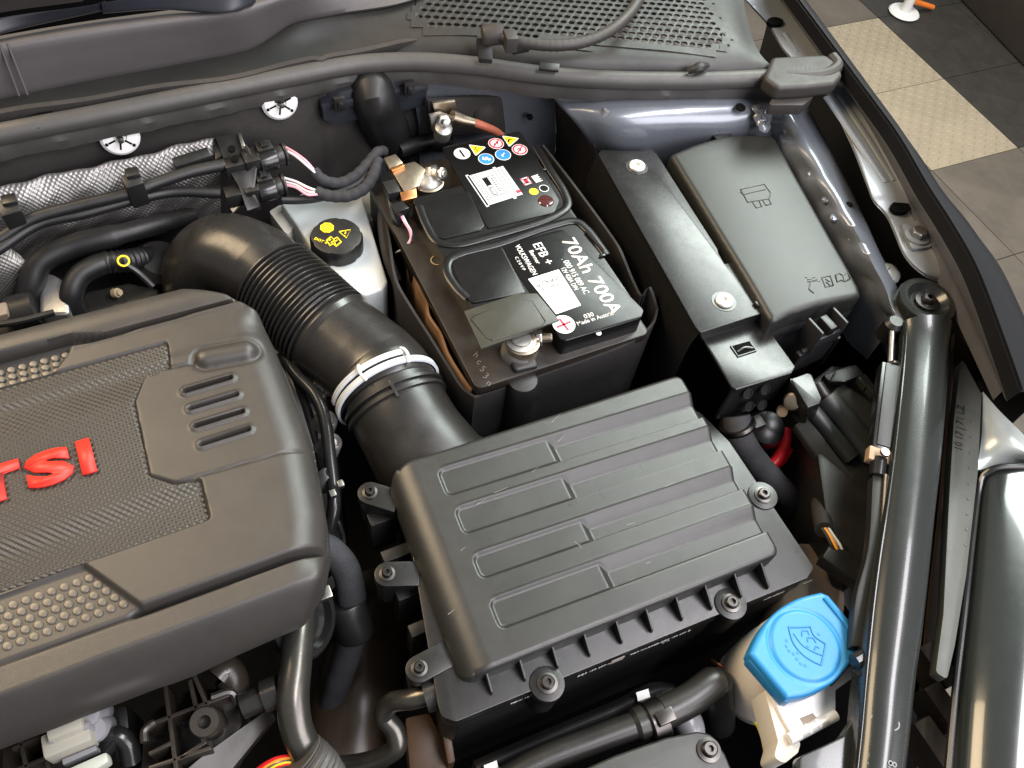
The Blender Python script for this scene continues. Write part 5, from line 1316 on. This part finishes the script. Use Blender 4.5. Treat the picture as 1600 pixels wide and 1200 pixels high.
# ------------------------------------------------------------------ harness along the bulkhead with two plugs
hb = thing('plug_bracket', 'black moulded bracket holding two plugs in front of the bulkhead', 'bracket', U(365, 290, -60))
MB().slab(L3([(335, 212, 22), (372, 208, 22), (388, 228, 20), (392, 262, 10), (376, 290, 0), (380, 325, -12), (400, 330, -16), (408, 318, -16), (402, 290, -5), (404, 250, 8), (380, 268, 5), (350, 250, 15)][:2]+[(390, 232, 20), (402, 262, 10), (398, 300, -5), (408, 322, -16), (386, 330, -14), (372, 290, 0), (352, 256, 12)]), (0, 3, -8)).build('bracket_body', m_black, hb, bev=2)
MB().slab(L3([(333, 216, 18), (340, 212, 20), (352, 240, 14), (336, 250, 12)]), (0, 0, -16)).build('bracket_wing', m_black, hb, bev=1.5)
MB().slab(L3([(371, 208, 24), (376, 207, 24), (383, 227, 22), (378, 230, 22)]), (0, 0, -3)).build('metal_tongue', m_steel, hb, bev=.5)
for x, y, z in ((362, 233, 21), (367, 249, 15)): MB().lathe([(3.4, -1), (3.4, 1.4)], U(x, y, z), unit(V3(0, -.4, 1)), n=14).build('hole', m_dark, hb)
MB().slab(L3([(355, 320, -20), (364, 332, -22), (376, 318, -20), (379, 312, -18), (365, 326, -20), (359, 318, -18)]), (0, 0, -2)).build('wire_clip', m_brass, hb)
def plug(nm, lab, a, b, z, mirror):
    t = thing('connector', lab, 'connector', U(*a, z-20), 'plugs on the bulkhead bracket')
    p, q = U(*a, z), U(*b, z); d = unit(q-p); s = unit(np.cross(V3(0, 0, 1), d)); u = np.cross(d, s); L_ = np.linalg.norm(q-p)
    ax = (d, s, u)
    MB().box(p+d*L_*.12, (L_*.36, 20, 20), ax).build('plug_half', m_black, t, bev=1.5)
    MB().tube([p+d*L_*.28, p+d*L_*.72], 13, n=20, smooth=False, sq=.85).build('plug_barrel', m_gloss, t, bev=1)
    MB().box(p+d*L_*.5+u*11+s*3, (L_*.38, 13, 6), ax).build('latch', m_black, t, bev=1)
    MB().box(p+d*L_*.5+u*15+s*3, (L_*.16, 9, 4), ax).build('latch_button', m_gloss, t, bev=.8)
    MB().tube([p+d*L_*.70, p+d*L_*.9], 9.5, n=18, smooth=False).build('plug_neck', m_black, t, bev=.6)
    MB().lathe([(11, -1.5), (11.5, 0), (11, 1.5)], p+d*L_*.95, d, n=20).build('plug_flange', m_black, t, bev=.3)
    MB().box(p-d*L_*.28, (L_*.5, 15, 15), ax).build('rear_body', m_black, t, bev=1.5)
    return t
p1 = plug('upper', 'upper of the two black plugs, with pink wires', (385, 256), (448, 240), 6, 0)
p2 = plug('lower', 'lower of the two black plugs, with pink, grey and orange wires', (385, 302), (446, 288), -12, 0)
def bundle(name, th, starts, pts, mats, r=1.25):
    for k, (m_, (dx, dy, dz)) in enumerate(zip(mats, starts)):
        P = [(x+dx*s, y+dy*s, z+dz*s) for (x, y, z), s in zip(pts, (1, .9, 1.1, .5))]
        MB().tube(L3(P), r, n=8, ns=20).build(name, m_, th)
bundle('wire', p1, [(0, -4, 3), (2, -1, 0), (1, 2, 2), (3, 4, 0), (0, 1, 4)], [(446, 234, 4), (462, 243, 4), (478, 256, 0), (492, 269, -6)], [m_pink, m_white, m_pink, m_pink, m_white])
bundle('wire', p2, [(0, -5, 3), (0, -2, 0), (0, 1, 2), (0, 4, 0), (0, 5.5, 3)], [(444, 283, -12), (462, 288, -13), (480, 298, -15), (496, 301, -18)], [m_white, m_redcable, m_grey, m_orange, m_pink])
h = thing('taped_wires', 'black taped leads running from the two plugs towards the battery', 'cable', U(540, 300, -60))
MB().tube(L3([(490, 267, -6), (505, 281, -12), (530, 286, -16), (555, 275, -14), (575, 255, -8), (590, 238, -4), (600, 236, -10)]), 5.5, n=12, ns=50, rfun=lambda t: 5.4+.3*math.sin(t*60)).build('lead', m_tape, h)
MB().tube(L3([(494, 300, -18), (515, 306, -20), (545, 306, -20), (572, 292, -16), (584, 272, -10), (592, 250, -6)]), 6, n=12, ns=50, rfun=lambda t: 5.9+.3*math.sin(t*60)).build('lead', m_tape, h)
MB().tube(L3([(440, 312, -24), (470, 312, -26), (500, 308, -26), (560, 286, -20), (580, 262, -12)]), 4.5, n=10, ns=40).build('lead', m_rubber, h)
MB().tube(L3([(592, 250, -10), (600, 300, -30), (598, 340, -40), (606, 400, -48), (620, 440, -60)]), 5.5, n=10, ns=40).build('lead', m_tape, h)
hp = thing('twin_conduit', 'pair of ribbed black conduits held by clips above the silver foil', 'conduit', U(180, 300, -40))
MB().tube(L3([(-50, 402, -10), (0, 373, -5), (50, 342, 2), (120, 322, 4), (200, 302, 6), (250, 284, 8), (300, 268, 10), (352, 257, 10)]), 5.6, n=14, ns=80).build('conduit', m_rubber, hp)
MB().tube(L3([(-50, 418, -14), (0, 388, -10), (60, 350, -4), (130, 334, -4), (210, 312, -4), (270, 300, -6), (345, 302, -10)]), 5, n=14, ns=80).build('conduit', m_rubber, hp)
for x, y, z in ((212, 297, 8), (22, 340, 8)):
    c = U(x, y, z); MB().box(c, (16, 14, 26), (unit(V3(1, .15, 0)), unit(V3(-.15, 1, .3)), V3(0, 0, 1))).build('clip', m_black, hp, bev=2)
    MB().box(c+V3(2, 6, 13), (12, 12, 8)).build('clip_head', m_black, hp, bev=2)
MB().box(U(302, 255, 10), (34, 10, 16), (unit(V3(1, .15, 0)), unit(V3(-.15, 1, .3)), V3(0, 0, 1))).build('clip', m_black, hp, bev=1)

# ------------------------------------------------------------------ engine parts behind the cover
e1 = thing('coolant_hose', 'thick black coolant hose curving behind the engine cover', 'hose', U(120, 400, -80))
MB().tube(L3([(42, 500, -90), (48, 450, -60), (62, 412, -45), (105, 388, -40), (180, 368, -38), (250, 350, -45), (300, 338, -60)]), 14, n=20, ns=60, rfun=lambda t: np.interp(t, [0, .62, .63, 1], [11.5, 11, 9.5, 9])).build('hose_body', m_rubber, e1)
MB().tube(L3([(20, 492, -70), (60, 480, -66)]), 17, n=18, smooth=False).build('hose_end', m_rubber, e1)
e2 = thing('breather_hose', 'curved black breather hose with a yellow clip ring behind the cover', 'hose', U(150, 430, -90))
MB().tube(L3([(118, 490, -80), (112, 462, -62), (124, 432, -52), (160, 412, -50), (195, 408, -55), (240, 400, -75)]), 13, n=20, ns=90, rfun=lambda t: 10.5+.7*math.sin(t*150)*(t > .55)*(t < .85)).build('hose_body', m_rubber, e2)
MB().lathe([(4.0, -1.2), (5.6, -1.2), (5.6, 1.2), (4.0, 1.2)], U(193, 408, -40), unit(V3(.1, -.5, 1)), n=24, ring=True).build('yellow_ring', m_yellow, e2)
MB().tube(L3([(195, 412, -42), (215, 425, -50), (240, 448, -60)]), 3, n=8).build('lever', m_black, e2)
MB().lathe([(24, -40), (26, 0), (20, 8), (.01, 10)], U(250, 410, -75), unit(V3(.3, -.2, 1)), n=24).build('socket', m_black, e2)
e3 = thing('engine_casting', 'grey cast aluminium engine casting showing behind the cover', 'engine', U(90, 460, -150))
MB().slab(L3([(60, 430, -60), (78, 424, -56), (102, 438, -58), (108, 490, -60), (60, 492, -64)]), (0, 6, -60)).build('casting', m_alu, e3, bev=6, seg=3)
MB().slab(L3([(130, 455, -80), (200, 440, -80), (250, 450, -80), (240, 480, -82), (130, 490, -82)]), (0, 6, -60)).build('casting', m_pipe, e3, bev=6)
MB().lathe([(4.5, 0), (4.5, 5), (3, 5), (3, 8)], U(178, 458, -74), unit(V3(.7, -.5, .4)), n=16).build('brass_fitting', m_tan2, e3)
MB().slab(L3([(-40, 480, -50), (10, 470, -50), (12, 490, -52), (-40, 505, -52)]), (0, 4, -30)).build('casting', m_tan3, e3, bev=3)
MB().tube(L3([(-40, 512, -30), (30, 502, -30), (85, 488, -32)]), 3, n=8).build('rail', m_black, e3)
# engine side below the hose
es2 = thing('engine_block', 'rough aluminium engine side seen right of the engine cover', 'engine', U(490, 700, -300))
MB().slab(L3([(440, 545, -62), (486, 572, -60), (508, 640, -60), (520, 690, -64), (480, 715, -66), (458, 640, -62)]), (0, 0, -80)).build('casting', m_alu, es2, bev=8, seg=3)
for k, (x, y, r) in enumerate(((500, 610, 14), (512, 655, 13), (520, 690, 12), (505, 580, 10), (516, 740, 10))):
    MB().lathe([(r, -20), (r*.7, 0), (r*.5, 3), (r*.4, -2), (.01, -2)], U(x, y, -56), unit(V3(.4, -.2, 1)), n=18).build('boss', m_alu, es2, bev=1)
MB().slab(L3([(470, 720, -130), (530, 700, -130), (545, 900, -150), (480, 960, -150)]), (0, 0, -100)).build('block_side', m_dark2, es2, bev=6)
bp = thing('black_pipe', 'thin black pipe running down between engine cover and air filter box', 'pipe', U(515, 700, -80))
MB().tube(L3([(448, 560, -50), (462, 585, -46), (492, 618, -44), (506, 650, -46), (516, 720, -54), (522, 790, -66), (514, 832, -80)]), 5.5, n=14, ns=60).build('pipe', m_gloss, bp)
MB().tube(L3([(455, 570, -60), (480, 640, -62), (500, 720, -70), (505, 760, -74)]), 4, n=10, ns=30).build('pipe', m_rubber, bp)
for x, y in ((532, 757), (520, 772)): MB().box(U(x, y, -48), (5, 6, 5)).build('pipe_clip', m_steel, bp, bev=.6)
wc = thing('wrapped_cable', 'grey cloth-wrapped cable dropping beside the engine cover corner', 'cable', U(545, 950, -150))
MB().tube(L3([(495, 852, -60), (518, 862, -64), (540, 890, -76), (550, 940, -96), (548, 1000, -130), (530, 1060, -170), (515, 1110, -210)]), 12, n=16, ns=70, rfun=lambda t: 11.5+.2*math.sin(t*51)).build('cable', m_tape, wc)
MB().lathe([(15, -17), (16, -15), (16, 15), (15, 17)], U(549, 966, -108), unit(V3(0, -.5, -.6)), n=20).build('tape_band', m_black, wc)
MB().tube(L3([(520, 800, -80), (536, 840, -86), (530, 880, -90), (505, 905, -90)]), 2.2, n=8).build('lead', m_gloss, wc)
dp = thing('charge_pipe', 'large dark smooth charge pipe low between engine and air filter box', 'pipe', U(565, 1050, -260))
MB().tube(L3([(600, 940, -260), (580, 1000, -230), (562, 1070, -220), (548, 1140, -230), (530, 1220, -250)]), 40, n=32, ns=30).build('pipe', m_warmpipe, dp)
ck = thing('round_connector', 'round grey plastic flange under the engine cover corner', 'flange', U(485, 965, -100))
MB().lathe([(30, -8), (31, 0), (28, 3), (24, 3), (23, -4), (.01, -4)], U(478, 968, -70), unit(V3(.6, -.5, .6)), n=36).build('flange_ring', m_gloss, ck)
MB().box(U(508, 928, -60), (10, 10, 6)).build('flange_clip', m_steel, ck, bev=1)
mp = thing('metal_pipe', 'shiny dark metal pipe rising in front of the engine cover corner', 'pipe', U(470, 1080, -120))
MB().tube(L3([(468, 940, -62), (466, 985, -56), (462, 1040, -56), (458, 1090, -60), (464, 1140, -70), (486, 1185, -86), (510, 1230, -110)]), 11.5, n=24, ns=60).build('pipe', m_pipe, mp)
MB().tube(L3([(470, 1180, -76), (492, 1200, -84), (512, 1235, -104)]), 17, n=20, ns=40, rfun=lambda t: 17+.9*math.sin(t*90)).build('sleeve', m_seal, mp)
sp = thing('bent_pipe', 'thin bent metal pipe entering the front corner of the air filter box', 'pipe', U(600, 1140, -140))
MB().tube(L3([(490, 1195, -140), (540, 1196, -130), (595, 1184, -116), (620, 1166, -104), (616, 1140, -96), (600, 1118, -88), (612, 1098, -76), (645, 1092, -62), (690, 1079, -55)]), 7.5, n=18, ns=90).build('pipe', m_pipe, sp)
MB().tube(L3([(664, 1088, -56), (700, 1076, -54), (730, 1066, -54)]), 12, n=20, ns=10).build('spigot', m_airbox, sp)
bpn = thing('brown_deflector', 'brown tinted plastic deflector below the front corner of the air filter box', 'deflector', U(675, 1150, -200))
MB().slab(L3([(632, 1120, -130), (672, 1112, -130), (690, 1150, -135), (712, 1210, -140), (640, 1215, -140)]), (0, 0, -50)).build('deflector_plate', m_amber, bpn, bev=4)
MB().slab(L3([(686, 1120, -110), (700, 1118, -110), (712, 1190, -120), (700, 1195, -120)]), (0, 0, -60)).build('deflector_rib', m_amber, bpn, bev=2)

# ------------------------------------------------------------------ front: manifold, plugs, hoses
inj = thing('coil_plug', 'cream and grey coil plug under the front edge of the engine cover', 'connector', U(128, 1150, -120))
MB().box(U(108, 1134, -52), (22, 18, 26)).build('plug_body', m_green, inj, bev=2.5)
MB().box(U(110, 1158, -58), (30, 16, 20)).build('plug_base', m_green, inj, bev=2.5)
MB().box(U(112, 1147, -50), (26, 4, 14)).build('plug_seam', m_clampd, inj, bev=1)
MB().box(U(103, 1110, -44), (9, 12, 8)).build('plug_clip', m_yel2, inj, bev=1.5)
MB().box(U(103, 1124, -44), (5, 10, 5)).build('clip_tongue', m_yel2, inj, bev=1)
MB().lathe([(8, -40), (8, 0), (7, 3), (4, 3.5), (.01, 3.5)], U(139, 1116, -52), (0, -.3, 1), n=20).build('plug_pin', m_clampd, inj)
MB().lathe([(9.5, -34), (9.5, -2), (8.5, 0)], U(143, 1140, -58), (0, -.3, 1), n=20).build('plug_stem', m_clampd, inj)
MB().slab(L3([(98, 1204, -56), (166, 1174, -56), (170, 1190, -58), (112, 1226, -58)]), (0, 0, -12)).build('plug_skirt', m_paleg, inj, bev=2)
MB().slab(L3([(96, 1186, -60), (150, 1164, -60), (152, 1172, -60), (98, 1196, -60)]), (0, 0, -10)).build('plug_shelf', m_clampd, inj, bev=1)
mf = thing('intake_manifold', 'black ribbed plastic intake manifold below the front of the engine cover', 'manifold', U(300, 1150, -220))
MB().slab(L3([(222, 1118, -104), (300, 1072, -104), (372, 1075, -104), (380, 1130, -104), (330, 1230, -104), (216, 1230, -104)]), (0, 0, -60)).build('manifold_wall', m_manif, mf, bev=6)
MB().slab(L3([(0, 1165, -112), (90, 1130, -112), (96, 1220, -112), (0, 1230, -112)]), (0, 0, -60)).build('manifold_wall', m_manif, mf, bev=6)
MB().slab(L3([(168, 1110, -100), (200, 1095, -100), (205, 1160, -104), (176, 1190, -104)]), (0, 0, -60)).build('manifold_wall', m_black, mf, bev=8)
MB().tube(L3([(165, 1168, -80), (182, 1150, -76), (198, 1160, -80), (205, 1190, -90)]), 7, n=14, ns=24).build('runner', m_gloss, mf)
def rib(a, b, z=-70, h=70, t=3):
    p, q_ = U(*a, z), U(*b, z); d = unit(q_-p); s = np.cross(V3(0, 0, 1), d)
    MB().box((p+q_)/2+V3(0, 0, -h/2), (np.linalg.norm(q_-p), t, h), (d, s, V3(0, 0, 1))).build('manifold_rib', m_manif, mf, bev=.8)
for a, b in (((225, 1135), (358, 1085)), ((258, 1072), (276, 1210)), ((296, 1062), (318, 1160)), ((232, 1178), (268, 1160)), ((280, 1186), (322, 1158)), ((300, 1048), (330, 1118)), ((232, 1200), (330, 1168))): rib(a, b)
MB().tube(L3([(330, 1090, -70), (362, 1082, -72), (370, 1100, -76)]), 3, n=8).build('manifold_edge', m_manif, mf)
MB().tube(L3([(226, 1160, -70), (226, 1142, -70), (242, 1128, -70)]), 3, n=8).build('manifold_edge', m_manif, mf)
MB().lathe([(10.5, -50), (10.5, -2), (9.5, 0), (4.5, 0), (4.5, -12), (.01, -12)], U(319, 1128, -56), unit(V3(0, -.2, 1)), n=24).build('screw_boss', m_manif, mf)
MB().tube(L3([(340, 1060, -80), (352, 1048, -80), (362, 1060, -84), (366, 1085, -90)]), 12, n=14, ns=20).build('runner', m_manif, mf)
MB().slab(L3([(262, 1225, -80), (318, 1180, -78), (420, 1106, -90), (430, 1120, -92), (340, 1230, -90)]), (0, 0, -10)).build('manifold_arm', m_manif, mf, bev=2)
for a, b in (((18, 1170), (90, 1138)), ((30, 1150), (44, 1215)), ((60, 1130), (75, 1200)), ((20, 1205), (100, 1172))): rib(a, b, -80)
MB().tube(L3([(378, 1104, -72), (420, 1086, -70)]), 9, n=18, smooth=False).build('nozzle', m_hose, mf)
MB().tube(L3([(414, 1090, -70), (438, 1080, -68)]), 12.5, n=20, smooth=False).build('nozzle_collar', m_hose, mf)
wr = thing('wire_bundle', 'small bundle of red and yellow wires at the bottom edge near the metal pipe', 'cable', U(430, 1192, -120))
for k, m_ in enumerate((m_redcable, m_orange, m_brass, m_yellow, m_redcable, m_rubber)):
    MB().tube(L3([(398+4*k, 1206+2*k, -92), (418+3*k, 1192+2*k, -84), (438+2*k, 1184+3*k, -82), (470+k, 1183+4*k, -86)]), 1.7, n=8, ns=20).build('wire', m_, wr)
hf_ = thing('front_coolant_pipe', 'long dark pipe with a clamp crossing in front of the air filter box', 'pipe', U(970, 1140, -130))
MB().tube(L3([(760, 1240, -92), (830, 1196, -88), (930, 1156, -84), (1020, 1122, -80), (1080, 1092, -78), (1112, 1068, -78), (1124, 1062, -80)]), 12, n=22, ns=60, rfun=lambda t: np.interp(t, [0, .60, .61, .97, 1], [10, 10, 12.5, 12.5, 9])).build('pipe', m_airbox_neck, hf_)
MB().tube(L3([(1118, 1064, -80), (1122, 1090, -100), (1124, 1130, -150)]), 13, n=18).build('pipe_bend', m_airbox_neck, hf_)
c = U(1024, 1124, -80); d = unit(U(1080, 1092, -78)-U(930, 1156, -84))
MB().lathe([(14.5, -7), (15.5, -6), (15.5, 6), (14.5, 7)], c, d, n=28).build('clamp_band', m_steel2, hf_)
MB().box(c+V3(2, -3, 15), (14, 10, 8), (d, np.cross(V3(0, 0, 1), d), V3(0, 0, 1))).build('clamp_screw', m_steel2, hf_, bev=1)
dc = thing('air_duct', 'flat black air duct with a white tag in front of the air filter box', 'duct', U(930, 1110, -150))
MB().loft([L3([(740, 1188, -108), (860, 1136, -106), (960, 1094, -104), (1020, 1066, -104), (1052, 1068, -106)]), L3([(745, 1200, -98), (865, 1148, -96), (965, 1106, -94), (1025, 1078, -94), (1056, 1074, -98)]), L3([(752, 1216, -104), (872, 1162, -102), (972, 1120, -100), (1032, 1092, -100), (1060, 1084, -104)])], nu=40, sub=5, thick=(0, 0, -40)).build('duct_body', m_rubber, dc)
MB().slab(L3([(994, 1082, -90), (1013, 1076, -90), (1016, 1089, -90), (997, 1096, -90)]), (0, 0, -1)).build('white_tag', m_sticker, dc)
MB().slab(L3([(756, 1196, -92), (776, 1188, -92), (780, 1206, -92), (760, 1214, -92)]), (0, 0, -1)).build('white_tag', m_sticker, dc)
bb = thing('front_box', 'dark grey plastic box lid with a torx screw at the bottom edge', 'box', U(1030, 1190, -150))
bo_ = fillet(L2([(800, 1262), (880, 1216), (960, 1180), (1040, 1152), (1090, 1142), (1112, 1146), (1134, 1178), (1160, 1240), (1150, 1300), (830, 1320)], -70), [5, 0, 0, 0, 8, 8, 6, 4, 4, 4])
MB().prism(bo_, -130, -70).build('box_lid', m_airbox, bb, bev=5, seg=3)
MB().lathe([(9, 0), (9, 1.5), (6, 2), (5.6, 5), (4.6, 6), (2.4, 6), (2.2, 3), (.01, 3)], U(1107, 1172, -70), n=20).build('screw', m_steel2, bb)
MB().tube(L3([(1060, 1110, -110), (1075, 1130, -110), (1080, 1160, -120)]), 12, n=16).build('side_tube', m_clampd, bb)
wt = thing('thin_yellow_wires', 'thin yellow wires below the washer filler neck', 'cable', U(1180, 1120, -150))
for k, m_ in enumerate((m_yellow, m_brass, m_rubber)):
    MB().tube(L3([(1160+4*k, 1110, -120), (1180+3*k, 1128, -118), (1190+2*k, 1150, -122), (1196, 1180+3*k, -130)]), 1.5, n=6, ns=16).build('wire', m_, wt)
for k in range(5):
    MB().tube(L3([(1112+3*k, 1030+3*k, -105), (1125+3*k, 1040+2*k, -102), (1142+2*k, 1046+2*k, -104)]), 1.4, n=6, ns=12).build('wire', (m_copper, m_redcable, m_brass, m_copper, m_rubber)[k], wt)
